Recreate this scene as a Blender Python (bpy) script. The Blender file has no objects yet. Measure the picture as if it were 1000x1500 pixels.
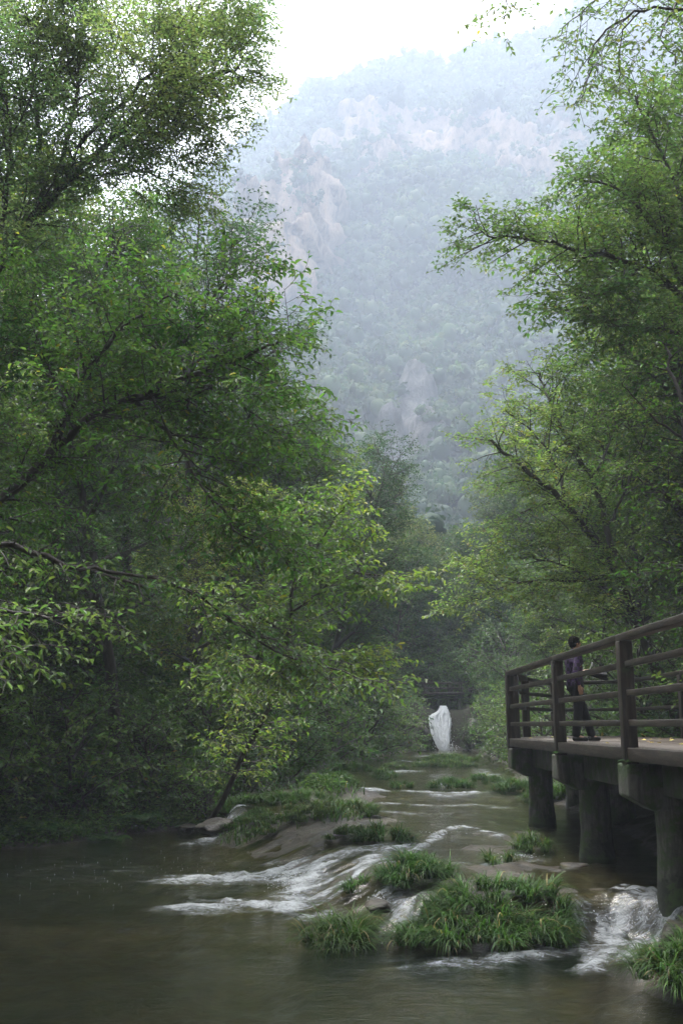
import bpy, bmesh, math, random
import numpy as np
from mathutils import Vector, Matrix
R = math.radians
SC = bpy.context.scene
COL = SC.collection

# ------------------------------------------------------------------ camera, world, sun, exposure
EYE = 2.4
PITCH = math.atan(313 / 1450)
cam_d = bpy.data.cameras.new('camera')
cam_d.sensor_fit = 'VERTICAL'; cam_d.sensor_height = 36.0; cam_d.sensor_width = 24.0
cam_d.lens = 36.0 * 1450 / 1500
cam_d.clip_start = 0.05; cam_d.clip_end = 3000
cam = bpy.data.objects.new('camera', cam_d); COL.objects.link(cam)
cam.location = (0, 0, EYE); cam.rotation_euler = (math.pi / 2 + PITCH, 0, 0)
SC.camera = cam

SUN_EL, SUN_AZ = 72, -25          # overcast: a wide soft sun, high beyond the head of the gorge
world = bpy.data.worlds.new('World'); SC.world = world; world.use_nodes = True
nt = world.node_tree; nt.nodes.clear()
sky = nt.nodes.new('ShaderNodeTexSky'); sky.sky_type = 'NISHITA'; sky.sun_disc = False
sky.sun_elevation = R(SUN_EL); sky.sun_rotation = R(SUN_AZ); sky.air_density = 1.0; sky.dust_density = 3.0
hs = nt.nodes.new('ShaderNodeHueSaturation'); hs.inputs['Saturation'].default_value = 0.22; hs.inputs['Value'].default_value = 1.5
bg = nt.nodes.new('ShaderNodeBackground'); bg.inputs['Strength'].default_value = 0.15
out = nt.nodes.new('ShaderNodeOutputWorld')
nt.links.new(sky.outputs[0], hs.inputs['Color']); nt.links.new(hs.outputs[0], bg.inputs[0]); nt.links.new(bg.outputs[0], out.inputs[0])

sun_d = bpy.data.lights.new('sun', 'SUN'); sun_d.energy = 1.4; sun_d.angle = R(24); sun_d.color = (1, .97, .92)
sun = bpy.data.objects.new('sun', sun_d); COL.objects.link(sun)
sun.rotation_euler = (R(90 - SUN_EL), 0, R(180 - SUN_AZ))
SC.view_settings.view_transform = 'Standard'; SC.view_settings.look = 'None'
SC.view_settings.exposure = 2.15; SC.view_settings.gamma = 1.0
SC.render.engine = 'CYCLES'
cy = SC.cycles
cy.max_bounces = 8; cy.diffuse_bounces = 3; cy.glossy_bounces = 2; cy.transmission_bounces = 3
cy.transparent_max_bounces = 8; cy.volume_bounces = 5
cy.caustics_reflective = False; cy.caustics_refractive = False
cy.use_denoising = True
try: cy.denoiser = 'OPENIMAGEDENOISE'
except Exception: pass
cy.sample_clamp_indirect = 6

# ------------------------------------------------------------------ helpers
def at(px, py, Y):
    """world point at distance Y up the gorge for a place read off the photograph"""
    a = (px - 500) / 1450; b = (750 - py) / 1450
    dy = math.cos(PITCH) - b * math.sin(PITCH); dz = math.sin(PITCH) + b * math.cos(PITCH)
    return np.array([a * Y / dy, Y, EYE + dz * Y / dy])

def tag(o, label=None, cat=None, group=None, kind=None):
    if label: o['label'] = label
    if cat: o['category'] = cat
    if group: o['group'] = group
    if kind: o['kind'] = kind
    return o

def empty(name, loc, rz=0, sc=1.0):
    o = bpy.data.objects.new(name, None); COL.objects.link(o)
    o.location = tuple(loc); o.rotation_euler = (0, 0, rz); o.scale = (sc, sc, sc); o.empty_display_size = .2
    return o

def mesh_np(name, V, F, mat, parent=None, col=None, attrs=None, smooth=False, n=None):
    """V (k,3); F list of index arrays each (m,3) or (m,4)"""
    me = bpy.data.meshes.new(name)
    V = np.asarray(V, dtype=np.float32)
    if not isinstance(F, list): F = [F]
    F = [np.asarray(f, dtype=np.int32) for f in F if len(f)]
    loops = np.concatenate([f.ravel() for f in F])
    tot = np.concatenate([np.full(len(f), f.shape[1], dtype=np.int32) for f in F])
    start = np.zeros(len(tot), dtype=np.int32); start[1:] = np.cumsum(tot)[:-1]
    me.vertices.add(len(V)); me.vertices.foreach_set('co', V.ravel())
    me.loops.add(len(loops)); me.loops.foreach_set('vertex_index', loops)
    me.polygons.add(len(tot)); me.polygons.foreach_set('loop_start', start); me.polygons.foreach_set('loop_total', tot)
    if smooth: me.polygons.foreach_set('use_smooth', np.ones(len(tot), dtype=bool))
    if col is not None:
        a = me.color_attributes.new('col', 'FLOAT_COLOR', 'POINT')
        c = np.ones((len(V), 4), dtype=np.float32); c[:, :3] = col; a.data.foreach_set('color', c.ravel())
    for k, v in (attrs or {}).items():
        a = me.attributes.new(k, 'FLOAT', 'POINT'); a.data.foreach_set('value', np.asarray(v, dtype=np.float32))
    me.update(calc_edges=True)
    me.materials.append(mat)
    o = bpy.data.objects.new(name, me); COL.objects.link(o)
    if parent: o.parent = parent
    return o

def hsh(i, j, s):
    h = (i * 374761393 + j * 668265263 + s * 974634777) & 0xffffffff
    h = ((h ^ (h >> 13)) * 1274126177) & 0xffffffff
    return ((h ^ (h >> 16)) & 0xffff) / 65535.0
def vn(x, y, s=0):
    x = np.asarray(x, dtype=np.float64); y = np.asarray(y, dtype=np.float64)
    i = np.floor(x).astype(np.int64); j = np.floor(y).astype(np.int64)
    fx = x - i; fy = y - j; fx = fx * fx * (3 - 2 * fx); fy = fy * fy * (3 - 2 * fy)
    a = hsh(i, j, s); b = hsh(i + 1, j, s); c = hsh(i, j + 1, s); d = hsh(i + 1, j + 1, s)
    return (a * (1 - fx) + b * fx) * (1 - fy) + (c * (1 - fx) + d * fx) * fy
def fbm(x, y, s=0, o=4):
    r = 0; a = .5
    for k in range(o): r = r + a * (vn(x * 2 ** k, y * 2 ** k, s + k * 17) - .5); a *= .5
    return r
def sstep(a, b, x):
    t = np.clip((x - a) / (b - a), 0, 1); return t * t * (3 - 2 * t)
def unit(v): return v / (np.linalg.norm(v) + 1e-9)

# ------------------------------------------------------------------ materials
def new_mat(name):
    m = bpy.data.materials.new(name); m.use_nodes = True; m.node_tree.nodes.clear(); return m, m.node_tree
def N(nt, t, **kw):
    n = nt.nodes.new(t)
    for k, v in kw.items():
        if k in n.inputs: n.inputs[k].default_value = v
        else: setattr(n, k, v)
    return n
def L(nt, a, b): nt.links.new(a, b)
def ramp(nt, fac, stops):
    r = nt.nodes.new('ShaderNodeValToRGB'); e = r.color_ramp.elements
    while len(e) > 1: e.remove(e[-1])
    e[0].position = stops[0][0]; e[0].color = (*stops[0][1], 1)
    for p, c in stops[1:]:
        q = e.new(p); q.color = (*c, 1)
    L(nt, fac, r.inputs[0]); return r.outputs[0]

def leaf_mat(name, rough=.42, trans=.5, spec=.4, var=.06):
    m, t = new_mat(name)
    at_ = N(t, 'ShaderNodeAttribute', attribute_name='col')
    oi = N(t, 'ShaderNodeObjectInfo')
    mr = N(t, 'ShaderNodeMapRange'); L(t, oi.outputs['Random'], mr.inputs[0]); mr.inputs[3].default_value = .5 - var * .4; mr.inputs[4].default_value = .5 + var * .4
    mv = N(t, 'ShaderNodeMapRange'); L(t, oi.outputs['Random'], mv.inputs[0]); mv.inputs[3].default_value = 1 + var * 2; mv.inputs[4].default_value = 1 - var * 3
    h = N(t, 'ShaderNodeHueSaturation', Saturation=.95); L(t, at_.outputs['Color'], h.inputs['Color']); L(t, mr.outputs[0], h.inputs['Hue']); L(t, mv.outputs[0], h.inputs['Value'])
    p = N(t, 'ShaderNodeBsdfPrincipled', Roughness=rough); p.inputs['Specular IOR Level'].default_value = spec
    L(t, h.outputs[0], p.inputs['Base Color'])
    tr = N(t, 'ShaderNodeBsdfTranslucent')
    g = N(t, 'ShaderNodeMix', data_type='RGBA', blend_type='MULTIPLY'); g.inputs[0].default_value = 1
    L(t, h.outputs[0], g.inputs[6]); g.inputs[7].default_value = (1.27, 1.5, .88, 1); L(t, g.outputs[2], tr.inputs[0])
    mx = N(t, 'ShaderNodeMixShader'); mx.inputs[0].default_value = trans
    L(t, p.outputs[0], mx.inputs[1]); L(t, tr.outputs[0], mx.inputs[2])
    o = N(t, 'ShaderNodeOutputMaterial'); L(t, mx.outputs[0], o.inputs[0]); return m

def noise_mat(name, stops, scale=4, rough=.8, bump=.3, detail=6, stretch=(1, 1, 1), spec=.4, bscale=None, bdist=.02, moss=None):
    m, t = new_mat(name)
    tc = N(t, 'ShaderNodeTexCoord'); mp = N(t, 'ShaderNodeMapping'); mp.inputs['Scale'].default_value = stretch
    L(t, tc.outputs['Object'], mp.inputs[0])
    n = N(t, 'ShaderNodeTexNoise', Scale=scale, Detail=detail, Roughness=.6); L(t, mp.outputs[0], n.inputs['Vector'])
    c = ramp(t, n.outputs[0], stops)
    if moss:
        n2 = N(t, 'ShaderNodeTexNoise', Scale=moss[1], Detail=5, Roughness=.65); L(t, tc.outputs['Object'], n2.inputs['Vector'])
        f = ramp(t, n2.outputs[0], [(moss[2], (0, 0, 0)), (moss[2] + .12, (1, 1, 1))])
        mm = N(t, 'ShaderNodeMix', data_type='RGBA'); L(t, f, mm.inputs[0]); L(t, c, mm.inputs[6]); mm.inputs[7].default_value = (*moss[0], 1); c = mm.outputs[2]
    p = N(t, 'ShaderNodeBsdfPrincipled', Roughness=rough); p.inputs['Specular IOR Level'].default_value = spec
    L(t, c, p.inputs['Base Color'])
    n3 = N(t, 'ShaderNodeTexNoise', Scale=bscale or scale * 4, Detail=6, Roughness=.65); L(t, mp.outputs[0], n3.inputs['Vector'])
    b = N(t, 'ShaderNodeBump', Strength=bump, Distance=bdist); L(t, n3.outputs[0], b.inputs['Height']); L(t, b.outputs[0], p.inputs['Normal'])
    o = N(t, 'ShaderNodeOutputMaterial'); L(t, p.outputs[0], o.inputs[0]); return m

M = {}
M['leaf'] = leaf_mat('wet_leaf')
M['leaf_far'] = leaf_mat('far_leaf', .7, .25, .2, .12)
M['grass'] = leaf_mat('sedge_blade', .5, .35, .2, .03)
M['bark'] = noise_mat('wet_bark', [(.3, (.018, .014, .011)), (.55, (.05, .04, .032)), (.75, (.085, .08, .065))], 9, .6, .6, stretch=(1, 1, .25), moss=((.03, .05, .015), 5, .6))
M['wood'] = noise_mat('weathered_rail_wood', [(.3, (.018, .012, .009)), (.5, (.04, .026, .019)), (.72, (.08, .055, .042))], 7, .55, .5, stretch=(1, 1, 1), bscale=40, bdist=.006, moss=((.04, .055, .025), 3, .6))
for nm_, st_ in (('wood_along', (1, .12, 1)), ('wood_post', (1, 1, .1))):
    M[nm_] = noise_mat('weathered_' + nm_, [(.3, (.012, .01, .008)), (.5, (.032, .024, .019)), (.72, (.075, .06, .048))], 22, .55, .9, stretch=st_, bscale=70, bdist=.006, moss=((.035, .05, .022), 3.5, .58))
M['deck'] = noise_mat('deck_board', [(.3, (.05, .038, .029)), (.55, (.095, .074, .057)), (.75, (.15, .12, .092))], 5, .5, .4, stretch=(1, 6, 1), bscale=30, bdist=.005)
M['concrete'] = noise_mat('mossy_concrete', [(.3, (.025, .026, .02)), (.5, (.055, .056, .044)), (.75, (.11, .11, .09))], 4, .75, .6, stretch=(1, 1, .5), bscale=18, bdist=.03, moss=((.03, .055, .012), 3.5, .46))
M['rock'] = noise_mat('wet_rock', [(.3, (.015, .013, .01)), (.5, (.05, .042, .032)), (.75, (.12, .1, .075))], 3, .35, .8, bscale=9, bdist=.06)
def pillar_mat():
    m, t = new_mat('stained_pillar'); tc = N(t, 'ShaderNodeTexCoord'); sx = N(t, 'ShaderNodeSeparateXYZ'); L(t, tc.outputs['Object'], sx.inputs[0])
    mp = N(t, 'ShaderNodeMapping'); mp.inputs['Scale'].default_value = (1, 1, .16); L(t, tc.outputs['Object'], mp.inputs[0])
    n = N(t, 'ShaderNodeTexNoise', Scale=9, Detail=8, Roughness=.7); L(t, mp.outputs[0], n.inputs['Vector'])
    c = ramp(t, n.outputs[0], [(.34, (.02, .02, .016)), (.48, (.06, .058, .046)), (.58, (.12, .115, .095)), (.7, (.05, .05, .04))])
    n2 = N(t, 'ShaderNodeTexNoise', Scale=4, Detail=8, Roughness=.7); L(t, tc.outputs['Object'], n2.inputs['Vector'])
    ad = N(t, 'ShaderNodeMath', operation='MULTIPLY_ADD'); L(t, n2.outputs[0], ad.inputs[0]); ad.inputs[1].default_value = 1.6; L(t, sx.outputs['Z'], ad.inputs[2])
    wet = ramp(t, ad.outputs[0], [(.0, (0, 0, 0)), (1, (1, 1, 1))]); mr = N(t, 'ShaderNodeMapRange'); L(t, ad.outputs[0], mr.inputs[0]); mr.inputs[1].default_value = 1.35; mr.inputs[2].default_value = 1.55
    a = N(t, 'ShaderNodeMix', data_type='RGBA'); L(t, mr.outputs[0], a.inputs[0]); a.inputs[6].default_value = (.018, .022, .012, 1); L(t, c, a.inputs[7])
    f = ramp(t, n2.outputs[0], [(.47, (0, 0, 0)), (.58, (1, 1, 1))]); b_ = N(t, 'ShaderNodeMix', data_type='RGBA'); L(t, f, b_.inputs[0]); L(t, a.outputs[2], b_.inputs[6]); b_.inputs[7].default_value = (.035, .065, .014, 1)
    p = N(t, 'ShaderNodeBsdfPrincipled', Roughness=.7); L(t, b_.outputs[2], p.inputs['Base Color'])
    b = N(t, 'ShaderNodeBump', Strength=1, Distance=.03); L(t, n2.outputs[0], b.inputs['Height']); L(t, b.outputs[0], p.inputs['Normal'])
    o = N(t, 'ShaderNodeOutputMaterial'); L(t, p.outputs[0], o.inputs[0]); return m
M['pillar'] = pillar_mat()
M['skin'] = noise_mat('skin', [(.3, (.42, .23, .15)), (.7, (.5, .29, .2))], 6, .5, .05)
M['hair'] = noise_mat('black_hair', [(.3, (.006, .005, .004)), (.7, (.014, .012, .01))], 60, .9, .5, spec=.05)
M['trousers'] = noise_mat('black_trousers', [(.3, (.006, .006, .008)), (.7, (.012, .012, .016))], 20, .85, .3)
M['shoe'] = noise_mat('dark_shoe', [(.3, (.01, .009, .009)), (.7, (.03, .027, .025))], 12, .4, .2)
M['cloth_black'] = noise_mat('black_cloth', [(.3, (.006, .006, .007)), (.7, (.015, .015, .017))], 15, .6, .3)
M['pale_metal'] = noise_mat('pale_grey_plastic', [(.3, (.45, .45, .47)), (.7, (.55, .55, .58))], 8, .4, .1)

def shirt_mat():
    m, t = new_mat('purple_check_shirt')
    tc = N(t, 'ShaderNodeTexCoord')
    c1 = N(t, 'ShaderNodeTexChecker', Scale=17); L(t, tc.outputs['Object'], c1.inputs['Vector'])
    c1.inputs[1].default_value = (.012, .008, .016, 1); c1.inputs[2].default_value = (.05, .024, .08, 1)
    v = N(t, 'ShaderNodeTexVoronoi', Scale=24); L(t, tc.outputs['Object'], v.inputs['Vector'])
    f = ramp(t, v.outputs['Distance'], [(.0, (1, 1, 1)), (.14, (0, 0, 0))])
    mx = N(t, 'ShaderNodeMix', data_type='RGBA'); L(t, f, mx.inputs[0]); L(t, c1.outputs[0], mx.inputs[6]); mx.inputs[7].default_value = (.3, .22, .36, 1)
    p = N(t, 'ShaderNodeBsdfPrincipled', Roughness=.85); L(t, mx.outputs[2], p.inputs['Base Color'])
    o = N(t, 'ShaderNodeOutputMaterial'); L(t, p.outputs[0], o.inputs[0]); return m
M['shirt'] = shirt_mat()

def terrain_mat():
    m, t = new_mat('gorge_floor')
    tc = N(t, 'ShaderNodeTexCoord'); h = N(t, 'ShaderNodeAttribute', attribute_name='above_water')
    n = N(t, 'ShaderNodeTexNoise', Scale=2.2, Detail=8, Roughness=.62); L(t, tc.outputs['Object'], n.inputs['Vector'])
    rock = ramp(t, n.outputs[0], [(.3, (.012, .01, .006)), (.46, (.036, .028, .018)), (.56, (.062, .048, .03)), (.68, (.028, .03, .014)), (.8, (.045, .038, .026))])
    n2 = N(t, 'ShaderNodeTexNoise', Scale=5.5, Detail=8, Roughness=.7); L(t, tc.outputs['Object'], n2.inputs['Vector'])
    soil = ramp(t, n2.outputs[0], [(.3, (.012, .01, .006)), (.5, (.035, .03, .018)), (.62, (.03, .045, .014)), (.75, (.05, .07, .02))])
    ad = N(t, 'ShaderNodeMath', operation='MULTIPLY_ADD'); L(t, n.outputs[0], ad.inputs[0]); ad.inputs[1].default_value = .5; L(t, h.outputs['Fac'], ad.inputs[2])
    f = ramp(t, ad.outputs[0], [(.3, (0, 0, 0)), (.46, (1, 1, 1))])
    mx = N(t, 'ShaderNodeMix', data_type='RGBA'); L(t, f, mx.inputs[0]); L(t, rock, mx.inputs[6]); L(t, soil, mx.inputs[7])
    p = N(t, 'ShaderNodeBsdfPrincipled'); L(t, mx.outputs[2], p.inputs['Base Color'])
    rr = ramp(t, f, [(0, (.3, .3, .3)), (1, (.85, .85, .85))]); L(t, rr, p.inputs['Roughness'])
    n3 = N(t, 'ShaderNodeTexNoise', Scale=9, Detail=8, Roughness=.7); L(t, tc.outputs['Object'], n3.inputs['Vector'])
    b = N(t, 'ShaderNodeBump', Strength=.9, Distance=.05); L(t, n3.outputs[0], b.inputs['Height']); L(t, b.outputs[0], p.inputs['Normal'])
    o = N(t, 'ShaderNodeOutputMaterial'); L(t, p.outputs[0], o.inputs[0]); return m
M['terrain'] = terrain_mat()

def water_mat():
    m, t = new_mat('stream_water')
    tc = N(t, 'ShaderNodeTexCoord')
    dep = N(t, 'ShaderNodeAttribute', attribute_name='depth'); fo = N(t, 'ShaderNodeAttribute', attribute_name='foam'); st = N(t, 'ShaderNodeAttribute', attribute_name='streak')
    # clear shallow water over a murky olive body
    n = N(t, 'ShaderNodeTexNoise', Scale=.9, Detail=3); L(t, tc.outputs['Object'], n.inputs['Vector'])
    body = ramp(t, n.outputs[0], [(.3, (.004, .010, .006)), (.7, (.009, .013, .007))])
    dif = N(t, 'ShaderNodeBsdfDiffuse'); L(t, body, dif.inputs[0])
    trn = N(t, 'ShaderNodeBsdfTransparent'); trn.inputs[0].default_value = (.72, .71, .5, 1)
    df = ramp(t, dep.outputs['Fac'], [(.03, (.02, .02, .02)), (.3, (.2, .2, .2)), (.9, (.62, .62, .62))])
    a = N(t, 'ShaderNodeMixShader'); L(t, df, a.inputs[0]); L(t, trn.outputs[0], a.inputs[1]); L(t, dif.outputs[0], a.inputs[2])
    # ripples
    mp = N(t, 'ShaderNodeMapping'); mp.inputs['Scale'].default_value = (1, 2.2, 1); L(t, tc.outputs['Object'], mp.inputs[0])
    r1 = N(t, 'ShaderNodeTexNoise', Scale=3.2, Detail=5, Roughness=.6); L(t, mp.outputs[0], r1.inputs['Vector'])
    r2 = N(t, 'ShaderNodeTexNoise', Scale=11, Detail=4, Roughness=.6, Distortion=.6); L(t, mp.outputs[0], r2.inputs['Vector'])
    b1 = N(t, 'ShaderNodeBump', Strength=.35, Distance=.05); L(t, r1.outputs[0], b1.inputs['Height'])
    b2 = N(t, 'ShaderNodeBump', Strength=.4, Distance=.018); L(t, r2.outputs[0], b2.inputs['Height']); L(t, b1.outputs[0], b2.inputs['Normal'])
    gl = N(t, 'ShaderNodeBsdfGlossy', Roughness=.07); gl.inputs[0].default_value = (1, 1, 1, 1); L(t, b2.outputs[0], gl.inputs['Normal'])
    fr = N(t, 'ShaderNodeFresnel', IOR=1.33); L(t, b2.outputs[0], fr.inputs['Normal'])
    w = N(t, 'ShaderNodeMixShader'); L(t, fr.outputs[0], w.inputs[0]); L(t, a.outputs[0], w.inputs[1]); L(t, gl.outputs[0], w.inputs[2])
    # aerated foam, broken up by noise
    n4 = N(t, 'ShaderNodeTexNoise', Scale=7, Detail=9, Roughness=.78, Distortion=1.2); L(t, mp.outputs[0], n4.inputs['Vector'])
    s1 = N(t, 'ShaderNodeMath', operation='MULTIPLY_ADD'); L(t, st.outputs['Fac'], s1.inputs[0]); s1.inputs[1].default_value = .6
    s0 = N(t, 'ShaderNodeMath', operation='MULTIPLY'); nr = N(t, 'ShaderNodeMapRange'); L(t, n4.outputs[0], nr.inputs[0]); nr.inputs[1].default_value = .3; nr.inputs[2].default_value = .7; L(t, nr.outputs[0], s0.inputs[0]); s0.inputs[1].default_value = .85
    L(t, s0.outputs[0], s1.inputs[2])
    s2 = N(t, 'ShaderNodeMath', operation='MULTIPLY_ADD'); L(t, fo.outputs['Fac'], s2.inputs[0]); s2.inputs[1].default_value = 1.1; L(t, s1.outputs[0], s2.inputs[2])
    s3 = N(t, 'ShaderNodeMapRange', interpolation_type='SMOOTHSTEP'); L(t, s2.outputs[0], s3.inputs[0]); s3.inputs[1].default_value = 1.08; s3.inputs[2].default_value = 2.0
    fm = N(t, 'ShaderNodeBsdfPrincipled', Roughness=.55); fm.inputs['Base Color'].default_value = (.62, .66, .69, 1)
    fb = N(t, 'ShaderNodeBump', Strength=1, Distance=.09); L(t, n4.outputs[0], fb.inputs['Height']); L(t, fb.outputs[0], fm.inputs['Normal'])
    o_ = N(t, 'ShaderNodeMixShader'); L(t, s3.outputs[0], o_.inputs[0]); L(t, w.outputs[0], o_.inputs[1]); L(t, fm.outputs[0], o_.inputs[2])
    o = N(t, 'ShaderNodeOutputMaterial'); L(t, o_.outputs[0], o.inputs[0]); return m
M['water'] = water_mat()

def fall_mat():
    m, t = new_mat('white_falling_water')
    tc = N(t, 'ShaderNodeTexCoord'); mp = N(t, 'ShaderNodeMapping'); mp.inputs['Scale'].default_value = (6, 6, 1.4); L(t, tc.outputs['Object'], mp.inputs[0])
    n = N(t, 'ShaderNodeTexNoise', Scale=2, Detail=7, Roughness=.7, Distortion=.4); L(t, mp.outputs[0], n.inputs['Vector'])
    c = ramp(t, n.outputs[0], [(.34, (.3, .33, .36)), (.44, (.9, .92, .94)), (.7, (.97, .97, .98))])
    p = N(t, 'ShaderNodeBsdfPrincipled', Roughness=.5); L(t, c, p.inputs['Base Color'])
    tr = N(t, 'ShaderNodeBsdfTranslucent'); tr.inputs[0].default_value = (.85, .88, .9, 1)
    mx = N(t, 'ShaderNodeMixShader'); mx.inputs[0].default_value = .45; L(t, p.outputs[0], mx.inputs[1]); L(t, tr.outputs[0], mx.inputs[2])
    b = N(t, 'ShaderNodeBump', Strength=.5, Distance=.05); L(t, n.outputs[0], b.inputs['Height']); L(t, b.outputs[0], p.inputs['Normal'])
    o = N(t, 'ShaderNodeOutputMaterial'); L(t, mx.outputs[0], o.inputs[0]); return m
M['fall'] = fall_mat()

def mountain_mat():
    m, t = new_mat('mountain_rock')
    tc = N(t, 'ShaderNodeTexCoord'); cl = N(t, 'ShaderNodeAttribute', attribute_name='cliff'); wm = N(t, 'ShaderNodeAttribute', attribute_name='warm')
    mp = N(t, 'ShaderNodeMapping'); mp.inputs['Scale'].default_value = (1, 1, .4); L(t, tc.outputs['Object'], mp.inputs[0])
    n = N(t, 'ShaderNodeTexNoise', Scale=.14, Detail=9, Roughness=.75); L(t, mp.outputs[0], n.inputs['Vector'])
    grey = ramp(t, n.outputs[0], [(.35, (.03, .033, .033)), (.5, (.1, .1, .095)), (.62, (.19, .185, .17))])
    warm = ramp(t, n.outputs[0], [(.36, (.045, .045, .035)), (.46, (.17, .12, .08)), (.55, (.29, .205, .14)), (.64, (.1, .1, .08))])
    a = N(t, 'ShaderNodeMix', data_type='RGBA'); L(t, wm.outputs['Fac'], a.inputs[0]); L(t, grey, a.inputs[6]); L(t, warm, a.inputs[7])
    b_ = N(t, 'ShaderNodeMix', data_type='RGBA'); L(t, cl.outputs['Fac'], b_.inputs[0]); b_.inputs[6].default_value = (.03, .045, .018, 1); L(t, a.outputs[2], b_.inputs[7])
    p = N(t, 'ShaderNodeBsdfPrincipled', Roughness=.9); p.inputs['Specular IOR Level'].default_value = .1; L(t, b_.outputs[2], p.inputs['Base Color'])
    b = N(t, 'ShaderNodeBump', Strength=1, Distance=2.5); L(t, n.outputs[0], b.inputs['Height']); L(t, b.outputs[0], p.inputs['Normal'])
    o = N(t, 'ShaderNodeOutputMaterial'); L(t, p.outputs[0], o.inputs[0]); return m
M['mountain'] = mountain_mat()

# ------------------------------------------------------------------ the lie of the land
S_POLY = np.array([(-6.5, 27), (-3.2, 24.6), (-2.7, 22), (-1.9, 19), (-1.3, 16.8), (-.65, 15.0), (-.1, 13.4), (.5, 12.3), (1.6, 11.85), (2.7, 11.9), (3.1, 11.95), (3.6, 11.45), (4.2, 10.7), (4.8, 8), (4.8, -20)], dtype=float)
S_W = np.array([.6, .5, 1.5, 1.9, 1.7, 1.4, 1.2, 1.0, .8, .6, .5, .5, .6, .8, .8])
def step_coords(x, y):
    best = np.full(np.shape(x), 1e9); s = np.zeros(np.shape(x)); al = np.zeros(np.shape(x)); w = np.ones(np.shape(x)); acc = 0
    for k in range(len(S_POLY) - 1):
        a = S_POLY[k]; b = S_POLY[k + 1]; d = b - a; ln = np.hypot(*d); u = d / ln
        rx = x - a[0]; ry = y - a[1]; tt = np.clip((rx * u[0] + ry * u[1]) / ln, 0, 1)
        dx = rx - u[0] * tt * ln; dy = ry - u[1] * tt * ln; dd = np.hypot(dx, dy)
        sg = np.where(u[0] * ry - u[1] * rx >= 0, 1, -1)
        mk = dd < best; best = np.where(mk, dd, best); s = np.where(mk, dd * sg, s); al = np.where(mk, acc + tt * ln, al)
        w = np.where(mk, S_W[k] * (1 - tt) + S_W[k + 1] * tt, w); acc += ln
    return s, al, w
YB = [-20, 6, 10, 14, 18, 20, 22, 25, 28, 32, 37, 45, 52, 58, 62, 75, 90]
XL = [-11, -10, -9.5, -8.6, -7.8, -6.9, -5.2, -3.2, -2.1, -1.3, -.7, .9, 2.9, 4.9, 5.1, 4, 2]
XR = [4.2, 4.3, 4.6, 5.0, 5.2, 5.3, 5.3, 5.4, 5.5, 5.8, 6.4, 6.9, 7.4, 7.2, 7.4, 9, 14]
def up_level(y):
    return np.interp(y, [-20, 17.6, 18.9, 25.6, 26.8, 31.5, 33.5, 46, 48, 56, 57.5, 57.9, 62, 75, 95], [.42, .42, .52, .56, .68, .72, .84, .92, 1.0, 1.05, 1.05, 3.3, 3.5, 9, 16])
def water_z(x, y):
    s, al, w = step_coords(x, y)
    wob = (vn(al * 2.2, al * 0, 5) - .5) * .5
    t = sstep(-.05, 1, (s + wob) / w)
    return up_level(y) * t, s, al, w
BUMPS = [(-1.15, 19.6, 1.3, .05), (-.2, 18.6, .9, .07), (-1.9, 21.6, 1.0, .14), (-.1, 20.8, 1.2, .16), (-.55, 16.9, .5, .08), (.15, 15.2, .5, .07), (3.75, 11.3, .3, .2), (4.3, 10.6, .7, .3), (-.35, 26.5, 1.2, .3),
         (3.1, 17.2, 1.0, .07), (1.5, 12.7, .8, .1), (.75, 14.9, .5, .1), (2.3, 13.0, .6, .1), (3.9, 9.3, .8, .3), (1.7, 14.2, .9, .04), (2.5, 14.8, .9, .05), (1.0, 13.2, .35, -.12), (3.2, 9.7, .6, .3),
         (-2.6, 11.4, 1.3, .26), (-.1, 10.1, 1.5, .24), (-4.4, 10.2, 1.4, .28), (1.7, 9.7, 1.0, .22), (-1.4, 9.0, .8, .26), (-3.9, 12.9, .9, .2), (-.9, 12.9, .9, .16), (.9, 10.6, .5, .14)]
def terrain_z(x, y):
    wz, s, al, w = water_z(x, y)
    xl = np.interp(y, YB, XL) + .7 * fbm(y * .35, x * 0, 3); xr = np.interp(y, YB, XR) + .5 * fbm(y * .4, x * 0, 9)
    dl = xl - x; dr = x - xr
    pool = sstep(.3, -2.2, s)
    d = .08 + .42 * pool * sstep(0, 3.0, np.minimum(-dl, -dr)) + .12 * pool
    z = wz - d + .13 * fbm(x * .9, y * .7, 21, 5) * (1 + pool * 2.2) + .03 * fbm(x * 5, y * 5, 31, 3)
    z = z + .07 * (1 - np.abs(2 * vn(x * 1.9 + y * .4, y * 1.5, 22) - 1) - .5) + .045 * (1 - np.abs(2 * vn(x * 4.3, y * 3.4 + x, 23) - 1) - .5)
    for (bx, by, br, bh) in BUMPS:
        z = z + bh * np.exp(-((x - bx) ** 2 + (y - by) ** 2) / br ** 2)
    def bank(q, sl, cap):
        a = np.clip(q + .35, 0, None)
        r = .32 * np.minimum(a, 1.8) + cap * np.tanh(sl * np.clip(q - 1.2, 0, None) / cap)
        return r
    rough = .5 * fbm(x * .5, y * .5, 41, 5)
    z = z + sstep(-6, -44, y) * 56 + sstep(14, -10, y) * 35 * (sstep(5, 60, dl) + sstep(5, 60, dr))   # unseen gorge walls downstream, added and raised to block light from behind the camera
    z = z + bank(dl, .85, 22) + bank(dr, .62, 40) + rough * (sstep(.2, 2.5, dl) + sstep(.2, 2.5, dr))
    return z
TZ = lambda x, y: float(terrain_z(np.array([float(x)]), np.array([float(y)]))[0])
WZ = lambda x, y: float(water_z(np.array([float(x)]), np.array([float(y)]))[0][0])

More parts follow.
